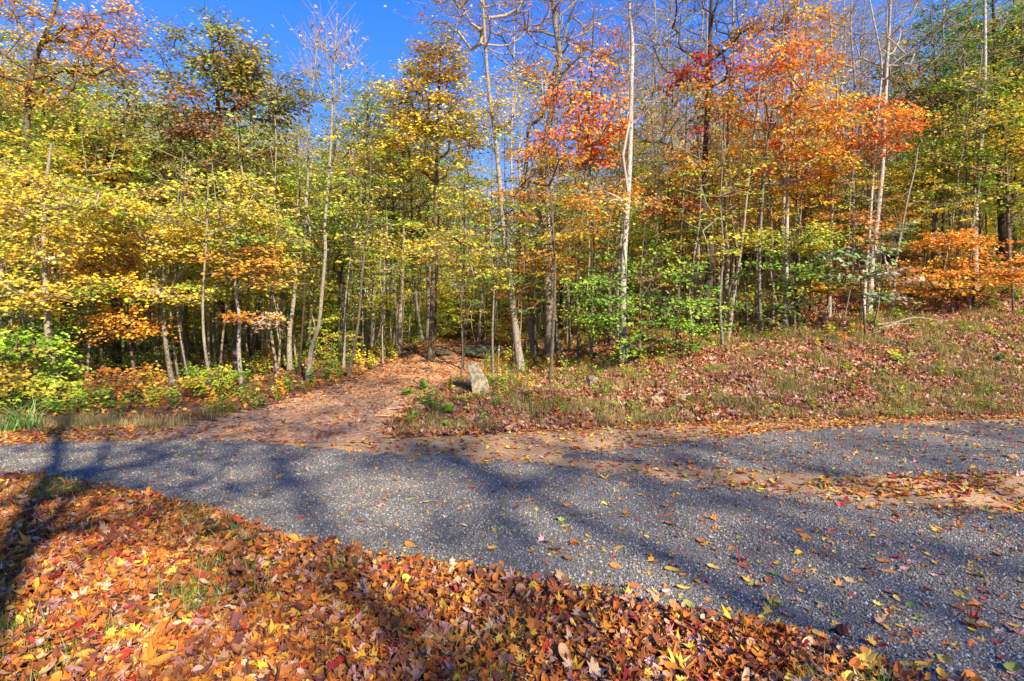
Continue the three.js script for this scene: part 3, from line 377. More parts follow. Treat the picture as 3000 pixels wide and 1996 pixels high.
// ------------------------------------------------------------------ the wood behind: repeats of a few kinds, each standing on its own
const protos = new Map();
function proto(kind, palette, variant) {
  const key = kind + palette + variant; if (protos.has(key)) return protos.get(key);
  R = rng(1000 + protos.size * 77); const clumps = []; let geos, h;
  const bend = (h, s) => { const pts = []; let x = 0, z = 0; for (let k = 0; k <= 5; k++) { pts.push(V(x, h * k / 5, z)); x += gauss() * s; z += gauss() * s; } return pts; };
  const alt = { gold: 'mixed', olive: 'mixed', green: 'mixed', amber: 'gold', flame: 'gold', oak: 'olive', dark: 'green', mixed: 'green', coral: 'flame', yellow: 'green', orange: 'amber' }[palette];
  if (kind === 'tree') { h = 11; const tr = bend(h * .97, .25);
    blobClumps(clumps, V(tr[4].x, 7.4, tr[4].z), V(2.1, 3.7, 2.1), 105, { pal: palette, alt, n: 30, a: .5, size: .125, gap: -.3 }); blobClumps(clumps, V(tr[2].x, 3.9, tr[2].z), V(1.7, 1.1, 1.7), 22, { pal: palette, alt, n: 26, a: .46, size: .12, gap: -.3, flat: .1 });
    geos = growTree({ trunk: tr, r0: .095, clumps, crownFrom: .28, minR: .008, sides: 6, twigs: false }); }
  if (kind === 'bare') { h = 12; const tr = bend(h, .22); blobClumps(clumps, V(tr[4].x, 8.6, tr[4].z), V(1.8, 3.6, 1.8), 90, { pal: palette, alt, n: 2.6, a: .8, size: .11, gap: -1, rise: .7 });
    geos = growTree({ trunk: tr, r0: .085, clumps, crownFrom: .4, minR: .008, sides: 6 }); }
  if (kind === 'sapling') { h = 5.5; const tr = bend(h, .16); blobClumps(clumps, V(tr[3].x, 3.9, tr[3].z), V(1.0, 1.9, 1.0), 34, { pal: palette, alt, n: 24, a: .38, size: .1, gap: -.4, flat: .1 });
    geos = growTree({ trunk: tr, r0: .032, clumps, crownFrom: .3, minR: .006, sides: 5, twigs: false }); }
  if (kind === 'bush') { h = 2.2; const tr = bend(h * .8, .1); blobClumps(clumps, V(0, 1.15, 0), V(1.1, .95, 1.0), 46, { pal: palette, alt, n: 26, a: .34, size: .095, gap: -.4, flat: .1 });
    geos = growTree({ trunk: tr, r0: .02, clumps, crownFrom: .1, minR: .005, sides: 5, twigs: false }); }
  if (kind === 'pole') { h = 6; const tr = bend(h, .2); blobClumps(clumps, V(tr[4].x, 4.6, tr[4].z), V(.7, 1.8, .7), 16, { pal: palette, alt, n: 5, a: .5, size: .1, gap: -1, rise: .5 });
    geos = growTree({ trunk: tr, r0: .028, clumps, crownFrom: .3, minR: .006, sides: 5 }); }
  const p = { geos, h }; protos.set(key, p); return p;
}
const topAt = (px) => { // how high the wood reaches in the photograph's view
  const s = [[-600, 100], [0, 60], [330, 150], [430, 330], [560, 260], [800, 300], [900, 330], [1000, 300], [1150, 280], [1300, 290], [1400, 420], [1600, 450], [1720, 320], [1900, 200], [2300, 180], [2600, 200], [2750, 20], [3000, -60], [3600, -60]];
  let k = 0; while (k < s.length - 2 && s[k + 1][0] < px) k++; return lerp(s[k][1], s[k + 1][1], clamp((px - s[k][0]) / (s[k + 1][0] - s[k][0]), 0, 1));
};
const mixAt = (px) => px < 400 ? ['gold', 'olive', 'green', 'yellow', 'gold', 'mixed'] : px < 1000 ? ['gold', 'olive', 'mixed', 'mixed', 'green', 'olive'] : px < 1450 ? ['olive', 'gold', 'mixed', 'mixed', 'green'] : px < 2000 ? ['amber', 'green', 'olive', 'flame', 'mixed', 'orange'] : px < 2650 ? ['amber', 'flame', 'mixed', 'olive', 'gold', 'orange'] : ['dark', 'gold', 'mixed', 'yellow', 'olive', 'green'];
const hueWord = { gold: 'gold', olive: 'olive', green: 'green', amber: 'amber', flame: 'flame coloured', oak: 'brown olive', dark: 'dark green', mixed: 'yellow green', coral: 'coral', yellow: 'yellow', orange: 'orange' };
const trailX = (d) => lerp(-3.2, -1.6, clamp((d - 8) / 8, 0, 1));
const placed = [];
function scatter(kind, name, count, d0, d1, seed, gap, scale) {
  const q = rng(seed); let tries = 0, got = 0;
  while (got < count && tries++ < count * 60) {
    const d = lerp(d0, d1, Math.pow(q(), .8)), px = -260 + 3520 * q(), x = (px - CX) / F * d;
    if (Math.abs(x - trailX(d)) < (kind === 'pole' ? 1.5 : .9) && d < 17.5) continue;
    if (d < 6.95 + .165 * x + (x > .8 ? 4.3 : 2.6)) continue;
    if (placed.some((p) => Math.hypot(p.x - x, p.d - d) < gap) || heroSpots.some((p) => Math.hypot(p.x - x, p.d - d) < .3)) continue;
    const m = mixAt(px), palette = m[Math.floor(q() * m.length)], variant = Math.floor(q() * 2), k = kind === 'tree' && q() < (px > 1420 && px < 2700 ? .62 : .14) ? 'bare' : kind;
    const pr = proto(k, palette, k === 'bare' ? 0 : variant); let s = scale ? lerp(scale[0], scale[1], q()) : 1;
    if (kind === 'tree') { const y = topAt(px) + q() * 190 - (k === 'bare' ? (px > 1420 ? 300 : 60) : 0), want = EYE + (HORIZON - y) * d / F - H(x, d); s = clamp(want / pr.h, .45, 2.1); }
    placed.push({ x, d, px, k, palette, s, turn: q() * TAU, pr, name, sy: s * lerp(.92, 1.1, q()), bark: k === 'bare' || k === 'pole' ? ['pale', 'grey', k === 'pole' ? 'pale' : 'birch'][Math.floor(q() * 3)] : ['brown', 'grey', 'pale', 'dark'][Math.floor(q() * 4)] }); got++;
  }
}
scatter('tree', 'forest_tree', 60, 13, 20, 501, .9);
scatter('tree', 'forest_tree', 78, 20, 40, 502, 1.5);
scatter('sapling', 'forest_sapling', 84, 10.2, 15, 506, .5, [.5, 1.15]);
scatter('sapling', 'forest_sapling', 70, 13, 24, 503, .55, [.7, 1.3]);
scatter('bush', 'forest_bush', 90, 11, 26, 504, .7, [.4, 1.2]);
scatter('pole', 'bare_sapling', 180, 10.6, 24, 505, .4, [.7, 1.3]);
const ORD = ['first', 'second', 'third', 'fourth', 'fifth', 'sixth', 'seventh', 'eighth', 'ninth', 'tenth', 'eleventh', 'twelfth', 'thirteenth', 'fourteenth', 'fifteenth', 'sixteenth', 'seventeenth', 'eighteenth', 'nineteenth', 'twentieth', ...['first', 'second', 'third', 'fourth', 'fifth', 'sixth', 'seventh', 'eighth', 'ninth'].map((w) => 'twenty-' + w)];
{
  placed.sort((a, b) => a.px - b.px); const seen = new Map();
  const shape = { tree: 'leafy tree', bare: 'nearly bare tree', sapling: 'slender sapling', bush: 'low bush', pole: 'thin bare sapling' };
  for (const p of placed) {
    const band = p.d < 15 ? 'just inside the wood edge' : p.d < 22 ? 'a few rows into the wood' : 'deep in the wood';
    const key = `${hueWord[p.palette]} ${shape[p.k]} ${band}`, n = seen.get(key) ?? 0; seen.set(key, n + 1); p.key = key; p.n = n;
  }
  for (const p of placed) {
    const label = seen.get(p.key) === 1 ? p.key : `${p.key}, ${ORD[p.n]} such from the left`;
    const t = addTree(p.pr.geos, p.name, label, p.k === 'bush' ? 'bush' : 'tree', { tree: 'leafy trees of the wood', bare: 'bare trees of the wood', sapling: 'saplings of the wood', bush: 'understory bushes', pole: 'thin bare saplings' }[p.k], p.bark, V(p.x, H(p.x, p.d) - .05, -p.d), p.turn);
    t.scale.set(p.s, p.sy, p.s);
  }
}
{ // the wood beyond, one mass
  const kinds = ['gold', 'olive', 'mixed', 'amber', 'green'], q = rng(88), g = new THREE.Group();
  kinds.forEach((palette, n) => {
    const geos = proto('tree', palette, 0).geos, list = [];
    for (let k = 0; k < 46; k++) { const d = lerp(38, 75, q()), px = -500 + 4000 * q(), x = (px - CX) / F * d, y = Math.max(topAt(px) + 90, 160) + q() * 260, s = clamp((EYE + (HORIZON - y) * d / F - H(x, d)) / 11, .5, 2.6); list.push(new THREE.Matrix4().compose(V(x, H(x, d) - .1, -d), new THREE.Quaternion().setFromAxisAngle(V(0, 1, 0), q() * TAU), V(s, s, s))); }
    const bush = proto('bush', palette, 0).geos, low = [];
    for (let k = 0; k < 120; k++) { const d = lerp(25, 62, q()), px = -500 + 4000 * q(), x = (px - CX) / F * d, s = lerp(1.1, 2.4, q()); low.push(new THREE.Matrix4().compose(V(x, H(x, d) - .3, -d), new THREE.Quaternion().setFromAxisAngle(V(0, 1, 0), q() * TAU), V(s * 1.2, s, s * 1.2))); }
    { const m = shade(new THREE.InstancedMesh(bush.crown, leafMat, low.length)); m.name = 'thickets'; m.userData.kind = 'stuff'; low.forEach((x, i) => m.setMatrixAt(i, x)); g.add(m); }
    for (const [nm, geo, mat] of [['trunks', geos.trunk, barkMats.brown], ['crowns', geos.crown, leafMat]]) { const m = shade(new THREE.InstancedMesh(geo, mat, list.length)); m.name = nm; m.userData.kind = 'stuff'; list.forEach((x, i) => m.setMatrixAt(i, x)); g.add(m); }
  });
  top(g, 'distant_wood', 'far wood of mixed autumn trees closing the view', 'wood', null, 'stuff');
}
// trees behind the camera whose shadows lie across the road
[[.27, -1.44, .22, 9.5, 'bare'], [.16, -2.1, .13, 10, 'bare'], [6.4, -9.6, .1, 17, 'bare'], [10.4, -10.4, .1, 17.5, 'tree'], [13.6, -10.6, .1, 17, 'bare'], [16.8, -9.6, .1, 17, 'bare'], [19.5, -8.5, .1, 17, 'bare']].forEach(([x, d, r, h, k], i) => {
  const pr = proto(k, k === 'bare' ? 'amber' : 'gold', 0), t = addTree(pr.geos, 'roadside_tree', ['thick bare roadside tree nearest behind the viewer', 'second bare roadside tree behind the viewer', 'tall bare roadside tree left of the tall leafy one', 'tall leafy roadside tree far behind the viewer', 'tall bare roadside tree just right of the leafy one', 'second tall bare roadside tree right of the leafy one', 'tall bare roadside tree farthest right behind the viewer'][i], 'tree', 'roadside trees behind the viewer', 'brown', V(x, H(x, d) - .05, -d), i * 1.3);
  const s = h / pr.h; t.scale.set(s * r * 10, s, s * r * 10);
});
// ------------------------------------------------------------------ fallen leaves
function leafShape(kind, bendA, bendB, twist, stem) {   // outline from the base, tip at +y, size 1
  const out = [];
  if (kind === 'maple') { const lobes = [[.0, -.02], [.16, .04], [.40, -.08], [.30, .10], [.56, .22], [.30, .34], [.36, .52], [.14, .52], [.0, .92]]; for (const [x, y] of lobes) out.push([x, y]); for (let k = lobes.length - 2; k > 0; k--) out.push([-lobes[k][0], lobes[k][1]]); }
  if (kind === 'oak') { const l = [[0, 0], [.09, .14], [.24, .20], [.12, .34], [.33, .44], [.16, .56], [.30, .70], [.13, .78], [0, 1]]; for (const [x, y] of l) out.push([x, y]); for (let k = l.length - 2; k > 0; k--) out.push([-l[k][0], l[k][1]]); }
  if (kind === 'oval') { for (let k = 0; k < 14; k++) { const t = k / 14 * TAU; out.push([Math.sin(t) * .29 * (1 - .12 * Math.cos(t)), .5 - .5 * Math.cos(t)]); } }
  if (kind === 'long') { for (let k = 0; k < 12; k++) { const t = k / 12 * TAU; out.push([Math.sin(t) * .16, .5 - .5 * Math.cos(t)]); } }
  const lift = (x, y) => bendA * (y - .5) * (y - .5) + bendB * x * x * 2.2 + twist * x * (y - .4);
  const pos = [], idx = [], spine = [[0, .18], [0, .45], [0, .72]];
  for (const [x, y] of out) pos.push(x, lift(x, y), -(y - .5)); const s0 = out.length; for (const [x, y] of spine) pos.push(x, lift(x, y) - .025, -(y - .5));
  const near = (y) => y < .3 ? 0 : y < .6 ? 1 : 2;
  for (let k = 0; k < out.length; k++) { const a = k, b = (k + 1) % out.length, sa = near(out[a][1]), sb = near(out[b][1]); idx.push(a, b, s0 + sa); if (sa !== sb) idx.push(b, s0 + sb, s0 + sa); }
  if (stem) { const b = pos.length / 3, w = .012; pos.push(-w, lift(0, 0), .5, w, lift(0, 0), .5, w + .05, -.02, .5 + stem, -w + .05, -.02, .5 + stem); idx.push(b, b + 1, b + 2, b, b + 2, b + 3); }
  const g = new THREE.BufferGeometry(); g.setAttribute('position', new THREE.Float32BufferAttribute(pos, 3)); g.setIndex(idx); return g;
}
R = rng(321);
const LEAVES = [['maple', .5, .5, .2, .4], ['maple', -.5, .9, -.5, .3], ['maple', .25, -.5, .3, 0], ['oak', .9, .5, .5, .12], ['oak', -.4, .9, -.6, 0], ['oval', .7, .7, .3, .15], ['oval', -.5, 1.2, -.7, 0], ['oval', .2, .3, .1, .12], ['long', .8, 1, .6, .1], ['long', -.3, .5, -.4, 0]].map((a) => ({ kind: a[0], g: leafShape(...a) }));
const LITTER = { brown: pal('#a05a2a', '#b0662e', '#8a4a26', '#bd7434', '#96582e', '#724024', '#ac7040'), orange: pal('#cf7420', '#d98226', '#c0621a', '#df9030'), tan: pal('#cda274', '#bb8a62', '#d8b48c', '#c49a80'), pink: pal('#c78e84', '#b57a74', '#d6a8a0', '#a8706c'), yellow: pal('#e8b42e', '#dca326', '#efc650', '#d0a838'), red: pal('#b8322a', '#9c2a28', '#cc4a3a'), plum: pal('#7a4640', '#6a3c38', '#8c5650'), green: pal('#8a9a3a', '#a4ac48', '#6f8a34') };
const MIX = {
  verge: 'brown brown brown brown brown brown brown brown orange orange orange orange orange orange tan tan tan pink plum yellow yellow red',
  bank: 'brown brown brown brown brown brown tan tan tan tan pink pink plum orange', trail: 'brown orange orange tan tan brown', road: 'orange orange orange brown brown yellow yellow yellow tan pink red green brown', shoulder: 'orange brown tan tan yellow brown pink', woods: 'brown brown orange tan brown plum yellow',
};
for (const k in MIX) MIX[k] = MIX[k].split(' ');
const pickCol = (m, r) => { const list = LITTER[MIX[m][Math.floor(r() * MIX[m].length)]], c = list[Math.floor(r() * list.length)], v = .7 + r() * .42; return [c[0] * v, c[1] * v, c[2] * v]; };
const tmpQ = new THREE.Quaternion(), tmpE = new THREE.Euler(), UPV = V(0, 1, 0);
function lay(x, d, r, tilt, size, lift) {
  const e = .06, nrm = V(-(H(x + e, d) - H(x - e, d)) / (2 * e), 1, (H(x, d + e) - H(x, d - e)) / (2 * e)).normalize();
  const q = new THREE.Quaternion().setFromUnitVectors(UPV, nrm); tmpE.set((r() - .5) * 2 * tilt, r() * TAU, (r() - .5) * 2 * tilt, 'YXZ'); q.multiply(tmpQ.setFromEuler(tmpE));
  return new THREE.Matrix4().compose(V(x, HG(x, d) + lift, -d), q, V(size, size, size));
}
function litter(name, label, samples, mix, seed) {       // samples: [x, d, size, tilt, lift]
  const r = rng(seed), buckets = LEAVES.map(() => []);
  const favour = mix === 'bank' ? [0, 0, 1, 1, 2, 2, 5, 6] : mix === 'road' ? [0, 1, 3, 4, 5, 5, 6, 7, 7, 8, 9] : [0, 0, 1, 1, 2, 3, 4, 5, 5, 6, 7, 8];
  for (const s of samples) buckets[favour[Math.floor(r() * favour.length)]].push(s);
  const g = new THREE.Group();
  buckets.forEach((list, n) => { if (!list.length) return;
    const m = shade(new THREE.InstancedMesh(LEAVES[n].g, litterMat, list.length)); m.name = LEAVES[n].kind + '_leaves'; m.userData.kind = 'stuff'; const c = new THREE.Color();
    list.forEach(([x, d, size, tilt, lift], i) => { m.setMatrixAt(i, lay(x, d, r, tilt, size * (LEAVES[n].kind === 'long' ? 1.2 : 1), lift)); c.setRGB(...pickCol(mix, r)); m.setColorAt(i, c); }); g.add(m); });
  return top(g, name, label, 'leaf litter', null, 'stuff');
}
function fill(count, seed, box, keep) { const r = rng(seed), out = []; let t = 0; while (out.length < count && t++ < count * 40) { const x = lerp(box[0], box[1], r()), d = lerp(box[2], box[3], r()), s = keep(x, d, r); if (s) out.push([x, d, ...s]); } return out; }
const inView = (x, d, m = 150) => { const [px, py] = pix(x, H(x, d), d); return d > 1.2 && px > -m && px < 3000 + m && py < 1996 + m * 1.6; };
const grassy = (x, d) => n2(x * .8 + 20, d * .8 + 4);
const size = (r) => .022 + .036 * Math.pow(r(), 1.3) + (r() < .12 ? .03 : 0);
const vergeDist = (x, d) => { for (let k = 0; k < 6; k++) if (inPoly(x, d + .12 * (k + 1), roadPoly)) return .12 * (k + 1); return 1; };
litter('leaf_litter', 'thick carpet of brown and orange leaves on the near roadside', fill(33000, 1, [-7, 3.2, 1.5, 6.2], (x, d, r) => inView(x, d) && zone(x, d) === 'verge' && r() < .35 + .65 * sstep(vergeDist(x, d) + .25 * n2(x * 2, d * 2), .1, .5) && r() < .55 + .5 * sstep(-grassy(x, d), -.5, 0) && [size(r), .55 + .3 * r(), .004 + r() * .05 + .03 * Math.max(0, n2(x * 1.5, d * 1.5))]), 'verge', 2);
litter('leaf_litter', 'red brown leaf layer covering the bank beyond the road', fill(46000, 3, [-3, 15, 6.5, 14.5], (x, d, r) => inView(x, d) && zone(x, d) === 'bank' && d - (6.95 + .165 * x) < 7 && r() < .5 + .5 * sstep(-n2(x * .6 + 20, d * .9), -.45, .2) && [.05 + .05 * r(), .5, .004 + r() * .03]), 'bank', 4);
litter('leaf_litter', 'orange brown leaves strewn over the dirt trail', fill(3000, 5, [-7, 1, 6, 17], (x, d, r) => zone(x, d) === 'trail' && r() < .4 + .6 * sstep(d, 8, 11) && [.04 + .04 * r(), .35, .004 + r() * .01]), 'trail', 6);
litter('leaf_litter', 'brown leaves over the floor of the wood', fill(26000, 7, [-16, 16, 7.5, 26], (x, d, r) => inView(x, d) && zone(x, d) === 'bank' && (x < -.5 || d - (6.95 + .165 * x) > 6) && [.06 + .07 * r(), .5, .004 + r() * .03]), 'woods', 8);
const streak = (x, d) => .5 + .5 * n2(x * .35, d * 2.2);
litter('leaf_litter', 'scattered small leaves and crumbs on road and shoulder', fill(8000, 9, [-9, 12, 1.4, 9], (x, d, r) => { if (!inView(x, d)) return null; const z = zone(x, d); if (z === 'shoulder') { const right = sstep(x, .5, 4), foot = sstep(d - (6.95 + .165 * x), -.45, .02); return r() < .16 + .8 * foot + right * .7 * sstep(n2(x * .5, d * 1.8), -.3, .5) && [.03 + .05 * r(), .3, .003 + r() * .012]; } if (z === 'spur') return r() < .12 && [.03 + .04 * r(), .3, .004]; return z === 'road' && r() < .1 + .14 * sstep(x, 0, 3) && [.018 + .03 * r(), .3, .003]; }), 'road', 10);
{ // the leaves that lie singly on the road and on top of the carpet: each its own
  const r = rng(4242), mats = new Map(), list = [];
  const words = { brown: 'brown', orange: 'orange', tan: 'tan', pink: 'dusty pink', yellow: 'yellow', red: 'red', plum: 'dark plum', green: 'yellow green' };
  const shapeWord = { maple: 'maple', oak: 'lobed oak', oval: 'oval', long: 'narrow' };
  const want = { road: 190, verge: 80, shoulder: 26 }, have = { road: 0, verge: 0, shoulder: 0 }; let t = 0;
  while (list.length < 296 && t++ < 60000) {
    const px = -20 + 3040 * r(), py = 1330 + 690 * Math.pow(r(), .8), g = ground(px, py); if (!g) continue; const z0 = zone(g.x, g.d), z = z0 === 'spur' ? 'shoulder' : z0; if (!(z in want) || have[z] >= want[z]) continue;
    if (z === 'road' && r() > .25 + .75 * sstep(px, 900, 2100)) continue;
    have[z]++; const mix = MIX[z === 'verge' ? 'verge' : 'road'], tone = mix[Math.floor(r() * mix.length)], c = LITTER[tone][Math.floor(r() * LITTER[tone].length)], ids = z === 'verge' ? [0, 0, 1, 3, 4, 5, 7, 8] : [0, 1, 3, 4, 5, 6, 7, 7, 8], sh = ids[Math.floor(r() * ids.length)];
    const near = py > 1600; list.push({ ...g, z, px, py, tone, c, sh, size: z === 'verge' ? rr2(r, .07, .11) : near ? rr2(r, .045, .09) : rr2(r, .055, .1), r1: r(), curl: r() });
  }
  function rr2(q, a, b) { return a + (b - a) * q(); }
  list.sort((a, b) => a.px - b.px); const seen = new Map();
  for (const l of list) { const where = l.z === 'road' ? (l.py > 1650 ? 'on near gravel' : l.py > 1450 ? 'mid road' : 'on far gravel') : l.z === 'verge' ? (l.py > 1800 ? 'low on the carpet' : 'high on the carpet') : 'on the dirt shoulder'; l.key = `${l.curl < .3 ? 'curled ' : ''}${words[l.tone]} ${shapeWord[LEAVES[l.sh].kind]} leaf ${where}`; l.n = seen.get(l.key) ?? 0; seen.set(l.key, l.n + 1); }
  for (const l of list) {
    const key = l.c.join(); if (!mats.has(key)) mats.set(key, new THREE.MeshStandardMaterial({ color: new THREE.Color(...l.c), roughness: .75, side: THREE.DoubleSide }));
    const m = shade(new THREE.Mesh(LEAVES[l.sh].g, mats.get(key))); lay(l.x, l.d, r, l.z === 'verge' ? .5 : .22, l.size, l.z === 'verge' ? .035 + .02 * l.r1 : .004).decompose(m.position, m.quaternion, m.scale); m.scale.y *= l.curl < .3 ? 1.4 : .7;
    top(m, 'fallen_leaf', seen.get(l.key) === 1 ? l.key : `${l.key}, ${ORD[l.n] ?? 'last'} such from the left`, 'leaf', 'fallen leaves lying singly');
  }
}
// ------------------------------------------------------------------ gravel stones
function rockGeo(seed, detail, sx, sy, sz, rough = .22) {
  const g = new THREE.IcosahedronGeometry(1, detail), p = g.attributes.position, o = seed * 13.7;
  for (let k = 0; k < p.count; k++) { const x = p.getX(k), y = p.getY(k), z = p.getZ(k), f = 1 + rough * n3(x * 1.1 + o, y * 1.1, z * 1.1) + rough * .5 * n3(x * 2.7, y * 2.7 + o, z * 2.7) + rough * .2 * n3(x * 7, y * 7, z * 7 + o); p.setXYZ(k, x * f * sx, y * f * sy, z * f * sz); }
  g.deleteAttribute('normal'); g.deleteAttribute('uv'); return g;
}
{
  const r = rng(606), tones = pal('#6c6a67', '#7a7876', '#8b8987', '#5b5a58', '#9d9b99', '#7f776d', '#bab8b4', '#706e6b', '#8f8273'), rocks = [0, 1, 2, 3, 4].map((k) => rockGeo(k, 0, 1, .62, .8, .3));
  const list = []; for (let k = 0; k < 90; k++) { const s = .0026 + .0055 * Math.pow(r(), 2.4), g = rocks[k % 5].clone(); const c = tones[Math.floor(r() * tones.length)], v = .75 + r() * .5; g.setAttribute('color', new THREE.Float32BufferAttribute(new Array(g.attributes.position.count).fill(0).flatMap(() => [c[0] * v, c[1] * v, c[2] * v]), 3)); g.applyMatrix4(new THREE.Matrix4().compose(V((r() - .5) * .2, s * .15, (r() - .5) * .2), new THREE.Quaternion().setFromEuler(new THREE.Euler(r() * .8, r() * TAU, r() * .8)), V(s, s, s))); list.push(g); }
  const patch = mergeGeometries(list), spots = fill(3000, 61, [-6, 6, 1.3, 6.6], (x, d, q) => inView(x, d) && (['road', 'spur'].includes(zone(x, d)) || (q() < .4 && (zone(x, d + .16) === 'road' || zone(x, d - .16) === 'road'))) && q() < 1.35 - d * .13 && [1]);
  const m = shade(new THREE.InstancedMesh(patch, new THREE.MeshStandardMaterial({ color: new THREE.Color(1, .97, .89), vertexColors: true, roughness: .9 }), spots.length));
  spots.forEach(([x, d], k) => m.setMatrixAt(k, new THREE.Matrix4().compose(V(x, HG(x, d), -d), new THREE.Quaternion().setFromAxisAngle(UPV, r() * TAU), V(1, 1, 1).multiplyScalar(.8 + .5 * r()))));
  top(m, 'gravel', 'loose grey crushed stone on the road surface', 'gravel', null, 'stuff');
  const cols = [['pale grey', '#9c9ea2'], ['dark grey', '#56585e'], ['tan', '#a08668'], ['blue grey', '#6f757f']].map(([w, h]) => [w, new THREE.MeshStandardMaterial({ color: h, roughness: .9 })]), geos = [0, 1, 2, 3].map((k) => rockGeo(30 + k, 1, 1, .6, .78, .25));
  const spot = []; let t = 0; while (spot.length < 64 && t++ < 5000) { const px = 900 + 2150 * r(), py = 1500 + 500 * r(), g = ground(px, py); if (g && zone(g.x, g.d) === 'road' && !spot.some((q) => Math.hypot(q.x - g.x, q.d - g.d) < .05)) spot.push({ ...g, px, c: spot.length % 4, s: .009 + .013 * r() * r(), k: Math.floor(r() * 4), a: r() * TAU }); }
  spot.sort((a, b) => a.px - b.px); const seen = [0, 0, 0, 0];
  for (const s of spot) { const o = shade(new THREE.Mesh(geos[s.k], cols[s.c][1])); o.position.set(s.x, HG(s.x, s.d) + s.s * .35, -s.d); o.rotation.y = s.a; o.scale.setScalar(s.s); top(o, 'gravel_stone', `larger ${cols[s.c][0]} stone lying loose on the gravel, ${ORD[seen[s.c]++] ?? 'last'} such from the left`, 'stone', 'larger loose stones on the gravel'); }
}
// ------------------------------------------------------------------ rocks, stake, wood
const stoneTex = (a, b, c, seed) => dataTex(512, (u, v) => { const k = n4(u, v, 14, seed), q = n4(u, v, 42, seed + 3), w = n2(u * 220, v * 220), t = sstep(k + q * .5, -.5, .6), l = sstep(q + k * .6, .35, .6); return a.map((x, i) => lerp(lerp(x, b[i], t), c[i], l) + w * 12); });
const stoneMat = new THREE.MeshStandardMaterial({ map: stoneTex([204, 184, 146], [172, 154, 120], [126, 130, 108], 31), roughness: .95 }), tanRock = new THREE.MeshStandardMaterial({ map: stoneTex([198, 160, 112], [164, 128, 88], [142, 116, 80], 33), roughness: .95 }), greyRock = new THREE.MeshStandardMaterial({ map: stoneTex([150, 138, 112], [120, 112, 92], [112, 122, 76], 35), roughness: .95 }), mossRock = new THREE.MeshStandardMaterial({ map: stoneTex([92, 90, 70], [70, 66, 52], [78, 86, 44], 37), roughness: 1 });
function uvBox(g, s) { s *= 2.4; const p = g.attributes.position, uv = []; for (let k = 0; k < p.count; k++) uv.push(.4 + (p.getX(k) + p.getZ(k) * .6) / s, (.3 + (p.getY(k) + p.getZ(k) * .3) / s)); g.setAttribute('uv', new THREE.Float32BufferAttribute(uv, 2)); return g; }
{ // the standing stone: a chipped slab leaning left
  const g0 = ground(1404, 1155), s = g0.d / F, sh = new THREE.Shape(), o = [[-12, -8], [-17, 2], [-22, 22], [-26, 40], [-29, 58], [-26, 66], [-37, 80], [-36, 86], [-26, 90], [-9, 94], [-5, 88], [4, 72], [14, 55], [21, 38], [25, 20], [22, 8], [14, -8]];
  o.forEach(([x, y], k) => (k ? sh.lineTo(x * s, y * s) : sh.moveTo(x * s, y * s)));
  let g = new THREE.ExtrudeGeometry(sh, { depth: .2, steps: 5, bevelEnabled: true, bevelSize: .012, bevelThickness: .035, bevelSegments: 3, curveSegments: 4 }); g.translate(0, 0, -.1);
  const p = g.attributes.position; for (let k = 0; k < p.count; k++) { const x = p.getX(k), y = p.getY(k), z = p.getZ(k), f = .012 * n3(x * 9, y * 9, z * 9) + .02 * n3(x * 3.5, y * 3.5, z * 3.5 + 4); p.setXYZ(k, x + f, y + f * .6, z + f * 1.6 - y * .05); }
  g.computeVertexNormals(); uvBox(g, .55); const m = shade(new THREE.Mesh(g, stoneMat)); m.position.set(g0.x, H(g0.x, g0.d) - .02, -g0.d); m.rotation.y = .15; top(m, 'standing_stone', 'upright pale boulder slab leaning left beside the trail mouth', 'rock');
}
function rock(px, py, w, h, mat, seed, label, name = 'rock', depthScale = .8) {
  const g0 = ground(px, py), s = g0.d / F; const g = uvBox(rockGeo(seed, 4, w / 2 * s, h * .62 * s, w / 2 * s * depthScale, .28), .5); g.computeVertexNormals();
  const m = shade(new THREE.Mesh(g, mat)); m.position.set(g0.x, H(g0.x, g0.d) + h * .3 * s, -g0.d); m.rotation.y = seed; return top(m, name, label, 'rock', name === 'rock' ? 'rocks half sunk in the leaves' : null);
}
rock(1408, 1044, 118, 34, mossRock, 3, 'low mossy dark boulder lying in the trail behind the standing stone', 'boulder', .7);
rock(1290, 1042, 60, 18, mossRock, 19, 'smaller dark mossy rock left of the mossy boulder', 'boulder', .7);
rock(1222, 1205, 36, 20, tanRock, 4, 'tan rock at the trail side left of the dry grass'); rock(1735, 1126, 42, 26, greyRock, 5, 'grey round rock half sunk in leaves below the white birch'); rock(1800, 1150, 26, 22, tanRock, 6, 'small tan rock right of the grey round rock'); rock(1922, 1182, 44, 22, tanRock, 7, 'pale tan rock on the bank, leftmost of the close pair'); rock(1990, 1172, 44, 20, tanRock, 8, 'pale tan rock on the bank, rightmost of the close pair'); rock(1508, 1138, 26, 14, tanRock, 9, 'small tan rock right of the standing stone'); rock(2000, 1158, 22, 14, greyRock, 10, 'small grey rock above the close pair of tan rocks'); rock(1790, 1332, 30, 12, tanRock, 11, 'flat tan stone on the dirt shoulder'); rock(2962, 1345, 40, 14, tanRock, 12, 'flat tan stone at the right end of the gravel spur'); rock(2450, 998, 30, 16, mossRock, 13, 'dark rock on the upper bank left of the fallen branches');
